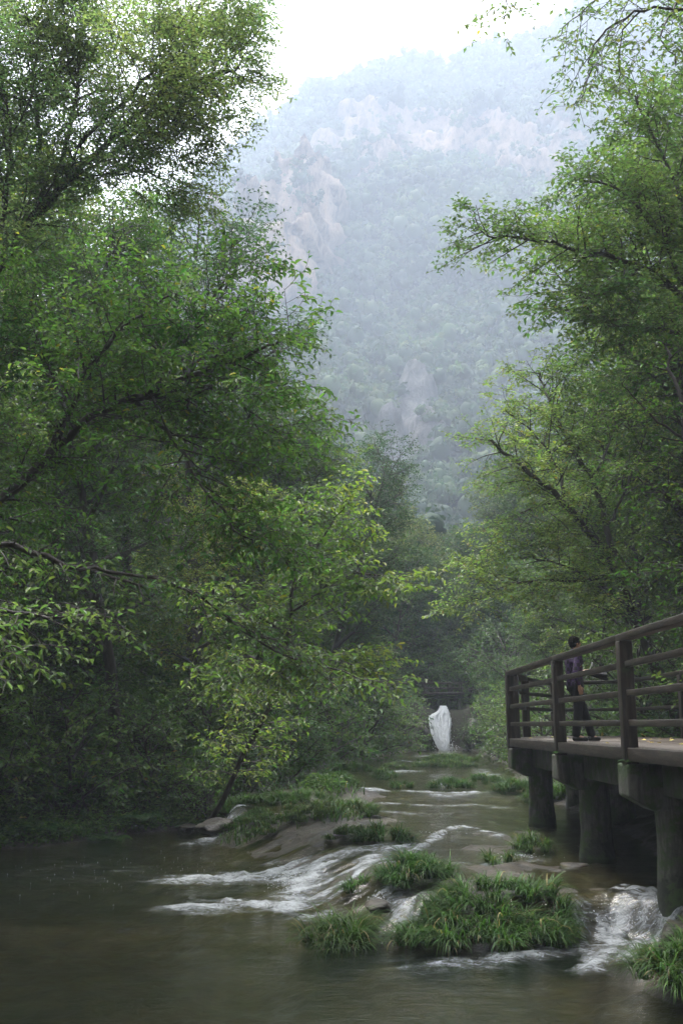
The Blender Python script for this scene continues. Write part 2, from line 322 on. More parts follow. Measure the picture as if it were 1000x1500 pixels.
def grid(xs, ys):
    X, Y = np.meshgrid(xs, ys); nx = len(xs); ny = len(ys)
    i = np.arange(nx * ny).reshape(ny, nx)
    F = np.stack([i[:-1, :-1], i[:-1, 1:], i[1:, 1:], i[1:, :-1]], -1).reshape(-1, 4)
    return X.ravel(), Y.ravel(), F
xs = np.concatenate([np.arange(-110, -30, 5), np.arange(-30, -9.5, .6), np.arange(-9.5, 7.5, .09), np.arange(7.5, 12, .2), np.arange(12, 30, .6), np.arange(30, 120, 5)])
ys = np.concatenate([np.arange(-60, 6, 3), np.arange(6, 27, .1), np.arange(27, 60, .3), np.arange(60, 100, 1.5)])
X, Y, F = grid(xs, ys)
Z = terrain_z(X, Y); wz0 = water_z(X, Y)[0]
tag(mesh_np('streambed', np.stack([X, Y, Z], 1), F, M['terrain'], attrs={'above_water': Z - wz0 + .6 * sstep(57.2, 57.8, Y)}, smooth=True), kind='structure')

# water
xs = np.concatenate([np.arange(-14, -4, .12), np.arange(-4, 5.4, .04), np.arange(5.4, 9, .2)])
ys = np.concatenate([np.arange(-2, 8, .25), np.arange(8, 21, .045), np.arange(21, 34, .12), np.arange(34, 57.6, .3)])
X, Y, F = grid(xs, ys)
W, s, al, w = water_z(X, Y); T = terrain_z(X, Y)
FOAM = []   # polylines (X, Y), half width, strength
def fp(pts, zlev, wd, st):
    P = []
    for px, py in pts:
        b = (750 - py) / 1450; dy = math.cos(PITCH) - b * math.sin(PITCH); dz = math.sin(PITCH) + b * math.cos(PITCH)
        t = (zlev - EYE) / dz; P.append(((px - 500) / 1450 * t, dy * t))
    FOAM.append((np.array(P), wd, st))
fp([(445, 1290), (400, 1282), (350, 1285), (280, 1288)], .02, .62, .85)
fp([(400, 1270), (340, 1262)], .02, .25, .5)
fp([(460, 1320), (400, 1325), (340, 1326), (290, 1332)], .0, .55, .82)
fp([(420, 1300), (440, 1280), (475, 1262)], .25, .42, .95)
fp([(455, 1310), (500, 1285), (560, 1262), (600, 1247)], .3, .28, .75)
fp([(440, 1275), (480, 1256), (520, 1250)], .35, .4, .8)
fp([(470, 1262), (520, 1245), (580, 1240), (604, 1240)], .4, .3, .62)
fp([(345, 1210), (325, 1222), (285, 1229)], .1, .28, .95)
fp([(600, 1245), (650, 1222), (680, 1217), (730, 1226)], .46, .12, .8)
fp([(560, 1262), (640, 1262), (720, 1266)], .44, .12, .62)
fp([(720, 1266), (760, 1250), (800, 1268), (830, 1275)], .44, .2, .6)
fp([(560, 1290), (580, 1320), (600, 1345)], .2, .2, .75)
fp([(600, 1345), (560, 1368), (530, 1385)], .0, .18, .55)
fp([(935, 1328), (905, 1345), (880, 1368), (862, 1388)], .22, .13, .95)
fp([(915, 1322), (885, 1340), (868, 1362), (850, 1385)], .22, .08, .8)
fp([(955, 1335), (935, 1352), (905, 1380)], .2, .1, .8)
fp([(870, 1390), (800, 1395), (740, 1405), (660, 1415)], .0, .3, .78)
fp([(660, 1418), (560, 1425)], .0, .25, .4)
fp([(960, 1330), (985, 1350), (1000, 1375)], .3, .2, .65)
fp([(845, 1335), (860, 1360)], .25, .14, .7)
fp([(560, 1171), (640, 1174), (700, 1173), (730, 1176)], .66, .25, .62)
fp([(485, 1140), (500, 1150), (540, 1152)], .8, .6, .85)
fp([(600, 1158), (650, 1162), (700, 1160)], .7, .4, .7)
fp([(560, 1185), (620, 1190), (690, 1188)], .6, .3, .5)
fp([(560, 1130), (600, 1128)], .9, .5, .7)
fp([(590, 1112), (612, 1113)], 1.0, .5, .7)
fp([(625, 1106), (670, 1106)], 1.05, .7, .6)
fp([(700, 1125), (740, 1140)], .9, .5, .5)
fp([(720, 1180), (750, 1184)], .6, .2, .4)
fp([(400, 1290), (300, 1300), (200, 1282), (100, 1275)], .0, 1.3, .26)
fp([(350, 1330), (250, 1345), (150, 1375)], .0, .9, .22)
fp([(560, 1425), (400, 1440)], .0, .6, .2)
FOAM = [(P, wd * (1.5 if wd < .3 else 1.15), st_ * (.84 if wd < .3 else .95)) for P, wd, st_ in FOAM]
foam = np.zeros(len(X))
for P, wd, st_ in FOAM:
    mk = (X > P[:, 0].min() - 3 * wd) & (X < P[:, 0].max() + 3 * wd) & (Y > P[:, 1].min() - 3 * wd) & (Y < P[:, 1].max() + 3 * wd)
    d = np.full(mk.sum(), 1e9); xx = X[mk]; yy = Y[mk]
    for k in range(len(P) - 1):
        a, b = P[k], P[k + 1]; dv = b - a; tt = np.clip(((xx - a[0]) * dv[0] + (yy - a[1]) * dv[1]) / (dv @ dv), 0, 1)
        d = np.minimum(d, np.hypot(xx - a[0] - dv[0] * tt, yy - a[1] - dv[1] * tt))
    foam[mk] = np.maximum(foam[mk], st_ * np.exp(-(d / wd) ** 2))
foam = foam * (.62 + .75 * vn(X * 3.3 + Y * 1.1, Y * 4.5 - X, 95))
chute = np.exp(-((s / w - .5) / .45) ** 2) * (Y < 26)
streak = vn(al * 7, s * 1.1, 77) * .6 + vn(al * 16, s * 2, 78) * .4
streak = np.where(chute > .15, streak, vn(X * 1.8, Y * 6, 79) * .6 + vn(X * 4, Y * 12, 80) * .4)
turb = fbm(X * 5, Y * 5, 90, 4)
rid = 1 - np.abs(2 * vn(X * 3.1 + streak, Y * 3.1, 93) - 1); rid2 = 1 - np.abs(2 * vn(X * 8, Y * 8, 94) - 1)
Wd = W + foam ** 1.5 * (.07 * rid + .05 * rid2 + .1 * turb - .03) + .05 * chute * (streak - .5) + .02 * fbm(X * 1.2, Y * 2.5, 91, 3)
tag(mesh_np('water', np.stack([X, Y, Wd], 1), F, M['water'], attrs={'depth': np.clip(W - T, 0, 2), 'foam': foam, 'streak': streak}, smooth=True), kind='structure')

# ------------------------------------------------------------------ mountain
RY = 620
ridge = [at(*p) for p in [(-400, 700, RY), (0, 520, RY), (130, 430, RY), (250, 330, RY), (330, 235, RY), (385, 190, RY), (430, 162, RY), (462, 122, RY), (500, 110, RY), (560, 98, RY), (600, 84, RY), (645, 92, RY), (680, 74, RY), (760, 54, RY), (800, 36, RY), (850, 4, RY), (930, -60, RY), (1100, -120, RY)]]
rx = [p[0] for p in ridge]; rz = [p[2] - 11 for p in ridge]
def soft(v, c, r, e=.35): return sstep(1 + e, 1 - e, abs(v - c) / r)
CL = []  # cliff bands: centre x, z, half widths, warm
def mbase(x, z):
    zr = np.interp(x, rx, rz); y0 = np.interp(x, [-280, -80, -25, 0, 14, 30, 70, 240], [60, 62, 70, 80, 84, 74, 52, 40])
    q = np.clip(z + 6, 0, None) / (zr + 6); y = y0 + (RY - y0) * q ** .68
    return y + (42 * fbm(x * .012 + z * .003, z * .007, 50, 3) * 2 + 22 * fbm(x * .035, z * .025, 51, 4)) * (1 - .6 * q)
for px, py, hw, hz, wm in [(650, 215, 40, 17, 1), (745, 235, 26, 15, .9), (570, 200, 22, 13, .9), (505, 215, 14, 11, .7), (545, 240, 7, 18, .7), (785, 265, 12, 12, .8), (425, 365, 16, 30, .9), (390, 430, 18, 34, .7), (598, 600, 11, 22, 0), (628, 635, 7, 18, .05), (572, 650, 6, 17, 0)]:
    Yc = 80.
    while Yc < 640:
        p = at(px, py, Yc)
        if Yc >= mbase(np.array([p[0]]), np.array([p[2]]))[0]: break
        Yc += 1.5
    CL.append((p[0], p[2] - 4, hw * 1.1 * Yc / 380, hz * 1.25 * Yc / 380, wm, Yc))
def mountain_pt(x, t):
    zr = np.interp(x, rx, rz) + 6 * fbm(x * .04, x * 0, 60, 5) * 2
    tf = np.minimum(t, 1)
    z = -6 + tf * (zr + 6)
    y0 = np.interp(x, [-280, -80, -25, 0, 14, 30, 70, 240], [60, 62, 70, 80, 84, 74, 52, 40])
    tt = np.clip((z + 6) / 217, 0, None)
    q = np.clip(z + 6, 0, None) / (zr + 6); y = y0 + (RY - y0) * q ** .68
    y = y + (1 - .6 * q) * (42 * fbm(x * .012 + z * .003, z * .007, 50, 3) * 2 + 22 * fbm(x * .035, z * .025, 51, 4)) * sstep(0, 30, z) * sstep(1.0, .9, tf)
    cliff = np.zeros(np.shape(x)); warm = np.zeros(np.shape(x))
    for cx, cz, hw, hz, wm, yc in CL:
        e = np.hypot((x - cx) / hw, (z - cz) / hz) + 1.8 * fbm(x * .08, z * .06, 55, 6)
        mk = sstep(1.2, .75, e); y = y * (1 - mk) + mk * (yc - .8 * hz + .25 * (z - cz))
        cliff = np.maximum(cliff, mk); warm = np.maximum(warm, mk * wm)
    y = y + cliff * 14 * fbm(x * .16, z * .05, 56, 6)
    over = np.clip(t - 1, 0, None); y = y + over * 300; z = z - over * 200
    return y, z, cliff, warm
xs = np.arange(-320, 400, 2.2); ts = np.concatenate([np.linspace(0, 1, 280), [1.05, 1.2, 1.5]])
X, Tt, F = grid(xs, ts)
y, z, cliff, warm = mountain_pt(X, Tt)
tag(mesh_np('mountain', np.stack([X, y, z], 1), F, M['mountain'], attrs={'cliff': cliff, 'warm': warm}, smooth=True), kind='structure')

# ------------------------------------------------------------------ foliage builders
def leaf_mesh_arrays(P, D, Nn, S, W=.5, fine=False, fold=.18):
    """P base, D along, Nn normal, S length"""
    D = D / np.linalg.norm(D, axis=1, keepdims=True)
    B = np.cross(Nn, D); B /= (np.linalg.norm(B, axis=1, keepdims=True) + 1e-9); Nn = np.cross(D, B)
    S = S[:, None]; n = len(P)
    if fine:
        pts = [P, P + D * S * .3 + B * S * W * .46 + Nn * S * fold * .8, P + D * S * .68 + B * S * W * .36 + Nn * S * fold * .5,
               P + D * S - Nn * S * fold, P + D * S * .68 - B * S * W * .36 + Nn * S * fold * .5, P + D * S * .3 - B * S * W * .46 + Nn * S * fold * .8]
        V = np.stack(pts, 1).reshape(-1, 3); k = np.arange(n)[:, None] * 6
        F = np.concatenate([k + np.array([0, 1, 2, 3]), k + np.array([0, 3, 4, 5])]); return V, F, 6
    pts = [P, P + D * S * .45 + B * S * W * .5 + Nn * S * fold, P + D * S, P + D * S * .45 - B * S * W * .5 + Nn * S * fold]
    V = np.stack(pts, 1).reshape(-1, 3); k = np.arange(n)[:, None] * 4
    F = np.concatenate([k + np.array([0, 1, 2]), k + np.array([0, 2, 3])]); return V, F, 4

def leaf_cols(rng, n, base, var=.22, yellow=.0, ycol=(.3, .26, .03)):
    base = np.array(base); c = base[None] * (1 + var * rng.standard_normal((n, 1))).clip(.4, 1.8)
    c = c * (1 + .12 * rng.standard_normal((n, 3)) * np.array([1, .3, .5]))
    if yellow > 0:
        mk = rng.random(n) < yellow; c[mk] = np.array(ycol)[None] * rng.uniform(.5, 1.1, (mk.sum(), 1))
    return c.clip(.002, 1)

class Tree:
    def __init__(s, seed): s.rng = np.random.default_rng(seed); s.T = []; s.P = []; s.D = []; s.N = []; s.S = []
    def path(s, p, d, Ln, n, wob, bend):
        pts = [np.array(p, float)]; d = unit(np.array(d, float))
        for k in range(n):
            d = unit(d + s.rng.normal(0, wob, 3) + np.array([0, 0, bend])); pts.append(pts[-1] + d * Ln / n)
        return np.array(pts)
    def tube(s, pts, r0, r1, sides=5): s.T.append((np.asarray(pts), np.linspace(r0, r1, len(pts)) if np.isscalar(r0) else r0, sides))
    def sample(s, pts, t):
        seg = np.linalg.norm(np.diff(pts, axis=0), axis=1); c = np.concatenate([[0], np.cumsum(seg)]); u = t * c[-1]
        p = np.array([np.interp(u, c, pts[:, i]) for i in range(3)]).T
        k = np.clip(np.searchsorted(c, u, side='right') - 1, 0, len(seg) - 1)
        return p, (pts[k + 1] - pts[k]) / (seg[k][..., None] + 1e-9)
    def length(s, pts): return float(np.linalg.norm(np.diff(pts, axis=0), axis=1).sum())
    def leaves(s, pts, q, t0=.05):
        Ln = s.length(pts); n = max(2, int(Ln / q['sp'])); t = np.linspace(t0, 1, n)
        p, T = s.sample(pts, t); sg = np.where(np.arange(n) % 2, 1, -1)[:, None]
        up = np.array([0, 0, 1.]) + s.rng.normal(0, q.get('nj', .35), (n, 3))
        lat = np.cross(T, up); lat /= np.linalg.norm(lat, axis=1, keepdims=True) + 1e-9
        D = T * .6 + lat * sg + s.rng.normal(0, .25, (n, 3)); D[:, 2] -= q.get('droop', .25)
        s.P.append(p); s.D.append(D); s.N.append(up); s.S.append(q['ls'] * s.rng.uniform(.6, 1.2, n))
    def grow(s, pts, rad, lv, q, t0=.15):
        Ln = s.length(pts); n = int(q['den'][lv] * Ln + s.rng.random())
        last = lv == len(q['den']) - 1
        for k in range(n):
            t = t0 + (1 - t0) * (k + s.rng.random()) / n
            p, T = s.sample(pts, np.array([t])); p = p[0]; T = T[0]
            up = np.array([0, 0, 1.]) if abs(T[2]) < .85 else unit(np.array([s.rng.normal(), s.rng.normal(), .1]))
            lat = unit(np.cross(T, up)); roll = s.rng.normal(0, q['roll'][lv]); oth = np.cross(lat, T)
            l2 = lat * math.cos(roll) + oth * math.sin(roll)
            if abs(T[2]) >= .85: a_ = s.rng.uniform(0, 6.283); l2 = unit(lat * math.cos(a_) + np.cross(T, lat) * math.sin(a_))
            a = R(q['ang'][lv] + s.rng.normal(0, 10)); sg = 1 if k % 2 else -1
            d = T * math.cos(a) + l2 * sg * math.sin(a)
            Lc = q['len'][lv] * (1 - q.get('tap', .5) * t) * s.rng.uniform(.6, 1.25)
            ch = s.path(p, d, Lc, 3 if last else 5, q.get('wob', .1), q['bend'][lv])
            r = min(rad * (1 - .7 * t) * .55, q['rad'][lv]); r = max(r, .004)
            s.tube(ch, r, max(r * .35, .0025), 3 if last else 4)
            if last: s.leaves(ch, q)
            else: s.grow(ch, r, lv + 1, q)
        if lv > 0:
            pass
    def build(s, name, root, col, mat='leaf', W=.5, fine=False, var=.22, yellow=0, bark='bark', ycol=(.3, .26, .03), org=None, grad=None):
        V = []; Fq = []; off = 0
        for pts, rr, sd in s.T:
            n = len(pts); tg = np.gradient(pts, axis=0); tg /= np.linalg.norm(tg, axis=1, keepdims=True) + 1e-9
            ref = np.array([.31, .17, .93]) if abs(tg[0][2]) < .9 else np.array([1., .1, 0])
            u = np.cross(tg, ref); u /= np.linalg.norm(u, axis=1, keepdims=True) + 1e-9; v = np.cross(tg, u)
            a = np.arange(sd) * 2 * math.pi / sd
            ring = pts[:, None] + rr[:, None, None] * (u[:, None] * np.cos(a)[None, :, None] + v[:, None] * np.sin(a)[None, :, None])
            V.append(ring.reshape(-1, 3)); i = off + np.arange(n * sd).reshape(n, sd); j = np.roll(i, -1, 1)
            Fq.append(np.stack([i[:-1], j[:-1], j[1:], i[1:]], -1).reshape(-1, 4)); off += n * sd
        o0 = np.zeros(3) if org is None else np.array(org)
        tr = mesh_np('trunk', np.concatenate(V) - o0, np.concatenate(Fq), M[bark], root, smooth=True)
        P = np.concatenate(s.P); S = np.concatenate(s.S)
        Vl, Fl, k = leaf_mesh_arrays(P - o0, np.concatenate(s.D), np.concatenate(s.N), S, W, fine)
        c = leaf_cols(s.rng, len(P), col, var, yellow, ycol)
        # whole sprays differ a little in hue
        sp = fbm(P[:, 0] * .8 + P[:, 2] * .5, P[:, 1] * .8 + P[:, 2] * .6, 7, 3)[:, None]
        c = (c * (1 + sp * np.array([1.5, .9, .6]))).clip(.002, 1)
        cr = mesh_np('crown', Vl, Fl, M[mat], root, col=np.repeat(c, k, 0))
        return len(P)

def limb_tree(name, seed, base, limbs, q, col, label, cat='tree', group=None, **kw):
    """limbs: list of (points, r0, r1); the first reaches the root"""
    t = Tree(seed); root = empty(name, base)
    for pts, r0, r1 in limbs:
        pts = np.array(pts, float)
        # smooth the polyline
        for _ in range(2):
            a = pts[:-1] * .75 + pts[1:] * .25; b = pts[:-1] * .25 + pts[1:] * .75
            m = np.empty((len(a) * 2, 3)); m[0::2] = a; m[1::2] = b; pts = np.concatenate([pts[:1], m, pts[-1:]])
        pts[1:-1] += t.rng.normal(0, .02 + r0 * .15, pts[1:-1].shape)
        t.tube(pts, r0, r1, 8)
        t.grow(pts, r0, 0, q, q.get('t0', .15))
        t.leaves(pts[-5:], q)
    n = t.build(name, root, col, org=base, **kw)
    tag(root, label, cat, group); return root

def copy_tree(o, parent=None):
    c = o.copy(); COL.objects.link(c); c.parent = parent
    for ch in list(o.children): 
        d = ch.copy(); COL.objects.link(d); d.parent = c
    return c

def auto_tree(name, seed, H, crown_r, q, col, lean=.06, limbs=14, t_first=.25, **kw):
    t = Tree(seed); root = empty(name, (0, 0, 0))
    tr = t.path((0, 0, -.6), (lean, 0, 1), H + .6, 9, .07, .05)
    t.tube(tr, H * .013 + .03, .02, 7)
    for k in range(limbs):
        u = t_first + (1 - t_first) * (k + .5 * t.rng.random()) / limbs
        p, T = t.sample(tr, np.array([u])); az = k * 2.4 + t.rng.normal(0, .3)
        f = math.sin(math.pi * min(1, (u - t_first) / (1 - t_first) * .75 + .22)) ** .8
        ln = crown_r * f * t.rng.uniform(.75, 1.2) + .4
        d = np.array([math.cos(az), math.sin(az), .35 + .7 * u])
        lp = t.path(p[0], d, ln, 5, .1, .0); t.tube(lp, .012 * H * (1 - u) + .02, .01, 5)
        t.grow(lp, .05, 0, q, .2)
    t.grow(tr[-4:], .03, 0, q, .0)
    t.build(name, root, col, **kw)
    return root

# ------------------------------------------------------------------ hero trees, left
A = lambda Y, *pp: [at(px, py, Y) for px, py in pp]
def AA(*pp): return [at(*p) for p in pp]
q1 = dict(den=[6, 7, 8], len=[1.5, .7, .34], ang=[58, 52, 48], roll=[.55, .35, .3], bend=[-.02, -.03, -.05], rad=[.02, .008, .004], sp=.046, ls=.098, tap=.45, t0=.2)
base = np.array([-7.6, 14.5, TZ(-7.6, 14.5) - .1])
limb_tree('overhanging_tree', 11, base, [
    ([base, at(-120, 900, 14.3), at(0, 735, 14), at(70, 665, 13.8), at(150, 600, 13.6), at(225, 575, 13.4), at(310, 570, 13.2)], .11, .02),
    (AA((190, 588, 13.5), (290, 550, 13.2), (370, 515, 13), (425, 495, 12.9)), .05, .01),
    (AA((200, 590, 13.5), (250, 640, 13), (300, 720, 12.6), (370, 800, 12.4)), .035, .01),
    (AA((90, 640, 13.8), (95, 580, 14.2), (60, 520, 14.8), (40, 430, 15)), .05, .012),
    (AA((70, 665, 13.8), (120, 560, 13.2), (180, 470, 12.8), (260, 430, 12.6)), .045, .01),
    (AA((225, 575, 13.4), (280, 480, 13.8), (320, 420, 13.8), (350, 395, 13.8)), .04, .01),
    (AA((0, 735, 14), (-60, 560, 14), (-30, 400, 13.4)), .05, .012),
    (AA((330, 570, 13.2), (370, 600, 13), (410, 640, 12.8)), .02, .008),
], q1, (.095, .165, .035), 'dark-limbed broadleaf tree leaning from the left edge out over the pool', group=None, fine=True, yellow=.012)

q2 = dict(den=[5.6, 7, 9], len=[1.7, .8, .36], ang=[50, 50, 50], roll=[.6, .4, .3], bend=[.0, -.02, -.06], rad=[.02, .007, .003], sp=.04, ls=.095, tap=.4, t0=.25)
base = np.array([-9.2, 15.5, TZ(-9.2, 15.5) - .1])
limb_tree('tall_tree', 12, base, [
    ([base, at(-130, 620, 15.5), at(-20, 420, 15.5), at(60, 300, 15.5), at(125, 235, 15.6), at(230, 140, 15.8), at(350, 98, 16)], .13, .02),
    (AA((60, 300, 15.5), (62, 210, 15.7), (50, 120, 16), (60, 20, 16.4), (80, -60, 16.6)), .05, .012),
    (AA((80, 270, 15.5), (110, 170, 15.9), (115, 80, 16.4), (130, -20, 16.8)), .05, .012),
    (AA((110, 215, 15.6), (200, 130, 15.2), (260, 60, 15), (310, -10, 15)), .04, .01),
    (AA((125, 235, 15.6), (210, 205, 15.2), (300, 160, 14.8)), .035, .01),
    (AA((-20, 420, 15.5), (10, 300, 15.2), (20, 200, 15), (-10, 80, 15)), .05, .012),
    (AA((100, 262, 15.6), (200, 250, 15.4), (240, 262, 15.4)), .02, .006),
    (AA((230, 140, 15.8), (290, 60, 16.4), (340, 0, 17)), .03, .01),
], q2, (.15, .215, .085), 'tall fine-leaved tree whose dark forked limbs fan across the upper left sky', fine=False, W=.42)

q3 = dict(den=[6, 6.5, 7], len=[1.15, .6, .32], ang=[60, 52, 48], roll=[.35, .22, .2], bend=[-.05, -.05, -.06], rad=[.015, .006, .0035], sp=.07, ls=.135, tap=.4, t0=.2, nj=.25)
base = np.array([-3.3, 24.2, TZ(-3.3, 24.2) - .1])
limb_tree('spray_tree', 13, base, [
    ([base, at(370, 1080, 22.5), at(412, 1000, 21), at(426, 900, 20.2), at(430, 830, 20), at(445, 740, 19.8)], .07, .015),
    (AA((426, 900, 20.2), (470, 860, 19.4), (530, 835, 18.8), (585, 850, 18.4)), .03, .008),
    (AA((428, 850, 20), (480, 780, 19.4), (515, 725, 19)), .025, .008),
    (AA((426, 930, 20.2), (360, 890, 19.4), (300, 870, 18.6)), .03, .008),
    (AA((420, 960, 20.4), (480, 960, 19), (540, 985, 18)), .025, .008),
    (AA((415, 985, 20.4), (380, 970, 19), (330, 985, 17.6)), .025, .008),
    (AA((430, 840, 20), (390, 780, 19.4), (370, 740, 19)), .025, .008),
], q3, (.125, .185, .035), 'slender sapling with flat yellow-green sprays reaching over the stream', fine=True, yellow=.04, ycol=(.32, .33, .06))

q4 = dict(q3); q4.update(ls=.1, sp=.06, len=[.85, .45, .25], nj=.22)
base = np.array([-7.4, 10.8, TZ(-7.4, 10.8) - .1])
limb_tree('drooping_tree', 14, base, [
    ([base, at(-330, 780, 11), at(-140, 760, 11.2), at(0, 800, 11.4), at(110, 830, 11.6), at(215, 862, 11.8)], .08, .012),
    (AA((-140, 800, 11.2), (-40, 880, 10.8), (60, 905, 10.6), (165, 905, 10.6)), .03, .008),
    (AA((-60, 860, 11), (-20, 930, 10.4), (35, 955, 10)), .02, .008),
    (AA((110, 830, 11.6), (250, 845, 12), (330, 905, 12.2), (420, 950, 12.3)), .025, .008),
    (AA((330, 905, 12.2), (400, 955, 12.4), (500, 985, 12.6), (548, 1000, 12.6)), .018, .006),
], q4, (.085, .15, .045), 'low drooping branches of large pale wet leaves reaching in from the left edge', fine=True)

# ------------------------------------------------------------------ hero trees, right
q5 = dict(den=[4.2, 5.6, 7.5], len=[1.7, .8, .36], ang=[52, 52, 48], roll=[.6, .4, .3], bend=[0, -.03, -.05], rad=[.02, .007, .0035], sp=.05, ls=.12, tap=.45, t0=.3)
base = np.array([*at(1000, 1060, 25)[:2], 0]); base[2] = TZ(base[0], base[1]) - .1
limb_tree('forked_tree', 21, base, [
    ([base, at(948, 950, 24.8), at(905, 845, 24.6), at(880, 800, 24.4), at(825, 735, 24), at(770, 685, 23.6), at(715, 645, 23.2)], .17, .03),
    (AA((905, 845, 24.6), (886, 760, 24.8), (868, 700, 25), (830, 650, 25.2), (800, 590, 25.6), (790, 545, 26)), .1, .02),
    (AA((886, 775, 24.8), (905, 745, 24.6), (925, 690, 24.2), (950, 620, 24)), .05, .012),
    (AA((930, 900, 24.7), (885, 860, 24.2), (835, 830, 23.8), (760, 815, 23.4)), .05, .012),
    (AA((825, 735, 24), (822, 690, 24.2), (790, 640, 24.4), (740, 600, 24.6)), .05, .012),
    (AA((825, 735, 24), (770, 745, 23.6), (720, 775, 23.4)), .035, .01),
    (AA((905, 845, 24.6), (840, 850, 24), (750, 850, 23.4), (690, 880, 23)), .035, .01),
    (AA((868, 700, 25), (900, 640, 25.4), (900, 560, 26)), .04, .01),
], q5, (.17, .225, .06), 'fork-trunked tree with thin yellow-green crown leaning out behind the boardwalk', fine=False, yellow=.02, ycol=(.24, .17, .04))

q6 = dict(q5); q6.update(den=[6, 6.5, 8], len=[1.4, .7, .34], sp=.045, ls=.1)
base = np.array([10.6, 18.5, TZ(10.6, 18.5) - .1])
limb_tree('maple_tree', 22, base, [
    ([base, at(1180, 760, 18.5), at(1090, 560, 18.4), at(1010, 440, 18), at(940, 390, 17.6), at(860, 370, 17.2), at(770, 350, 16.8), at(695, 338, 16.5)], .1, .01),
    (AA((1090, 560, 18.4), (1000, 490, 17.8), (930, 470, 17.4), (880, 480, 17)), .05, .01),
    (AA((1010, 440, 18), (960, 330, 17.6), (900, 270, 17.4), (840, 260, 17.2)), .05, .01),
    (AA((1050, 500, 18.2), (1010, 320, 18), (960, 200, 17.8), (920, 130, 17.8)), .06, .012),
    (AA((940, 390, 17.6), (900, 420, 17), (850, 440, 16.6)), .03, .008),
    (AA((1090, 560, 18.4), (1080, 300, 18.4), (1040, 120, 18.4), (1010, 20, 18.4)), .07, .012),
], q6, (.085, .14, .045), 'maple-like tree with one long bare-tipped branch stretching left into the mist', fine=False, W=.6)

q7 = dict(q5); q7.update(len=[1.1, .55, .28], sp=.07, ls=.09)
base = np.array([9.0, 15.5, TZ(9.0, 15.5) - .1])
limb_tree('bright_tree', 23, base, [
    ([base, at(1130, 900, 15.6), at(1050, 760, 15.8), at(1010, 650, 16), at(985, 560, 16.2), at(975, 500, 16.4)], .1, .015),
    (AA((1050, 760, 15.8), (980, 730, 15.6), (920, 690, 15.4)), .03, .008),
    (AA((1010, 650, 16), (950, 610, 15.8), (910, 560, 15.6)), .03, .008),
    (AA((1090, 830, 15.6), (1010, 830, 15.4), (950, 820, 15.2)), .03, .008),
    (AA((1060, 780, 15.6), (1010, 900, 15.4), (970, 900, 15.2)), .02, .006),
    (AA((1010, 650, 16), (1040, 520, 16), (1050, 430, 16)), .03, .008),
], q7, (.12, .185, .025), 'bright green small tree along the right edge above the railing', fine=True)

q8 = dict(q5); q8.update(den=[4, 4.5, 6.5], len=[1.1, .55, .28], sp=.042, ls=.09, droop=.3, bend=[-.02, -.03, -.04])
base = np.array([8.6, 11.5, TZ(8.6, 11.5) - .1])
limb_tree('hanging_tree', 24, base, [
    ([base, at(1500, 500, 12), at(1300, 150, 12.4), at(1120, 20, 12.6), at(990, 5, 12.6), at(920, 22, 12.6), at(870, 55, 12.6), at(862, 110, 12.6), at(850, 150, 12.6)], .04, .004),
    (AA((1120, 20, 12.6), (980, -90, 12.4), (850, -110, 12), (760, -70, 11.8), (742, -5, 11.8), (738, 30, 11.8)), .03, .005),
    (AA((990, 5, 12.6), (960, 50, 12.2), (990, 90, 12)), .02, .006),
    (AA((1010, 5, 12.6), (930, -20, 12.8), (850, 10, 13), (810, 60, 13)), .02, .005),
    (AA((940, 15, 12.6), (900, 60, 12.9), (905, 120, 13)), .015, .005),
], dict(q8, t0=.2), (.15, .2, .065), 'thin drooping branches of pale leaves hanging in at the top right', fine=False, yellow=.03)

# ------------------------------------------------------------------ generic trees
qm = dict(den=[4.6, 5.6, 6.0], len=[1.5, .8, .42], ang=[55, 52, 48], roll=[.7, .5, .4], bend=[0, -.02, -.05], rad=[.02, .008, .005], sp=.065, ls=.145, tap=.4)
PROT = {}
PROT['round'] = auto_tree('round_crowned_tree', 31, 10, 3.3, qm, (.075, .125, .03), limbs=17, mat='leaf')
PROT['dark'] = auto_tree('dark_tree', 32, 12, 2.8, dict(qm, ls=.12), (.045, .085, .032), limbs=18, mat='leaf')
PROT['light'] = auto_tree('light_tree', 33, 9, 3.2, dict(qm, roll=[.4, .3, .25]), (.12, .17, .035), lean=.2, limbs=15, yellow=.03, mat='leaf')
qf = dict(den=[3.2, 3.6], len=[1.9, .95], ang=[55, 50], roll=[.8, .6], bend=[0, -.03], rad=[.03, .012], sp=.1, ls=.29, tap=.4, nj=.5)
PROT['far_round'] = auto_tree('hillside_tree', 41, 10, 3.9, qf, (.085, .125, .04), limbs=18, mat='leaf_far')
PROT['far_pale'] = auto_tree('pale_hillside_tree', 42, 9, 3.8, qf, (.125, .165, .055), limbs=17, mat='leaf_far')
PROT['far_dark'] = auto_tree('dark_hillside_tree', 43, 12, 3.2, qf, (.06, .105, .04), limbs=19, mat='leaf_far')
qs = dict(den=[5.5, 6.0], len=[.75, .4], ang=[55, 50], roll=[.9, .6], bend=[-.02, -.06], rad=[.01, .005], sp=.055, ls=.13, tap=.3, nj=.4, wob=.15)
PROT['shrub'] = auto_tree('bank_shrub', 51, 1.7, 1.25, qs, (.07, .125, .03), limbs=16, t_first=.05, mat='leaf')
PROT['pale_shrub'] = auto_tree('pale_shrub', 52, 1.6, 1.3, dict(qs, ls=.12), (.075, .12, .035), limbs=15, t_first=.05, mat='leaf')

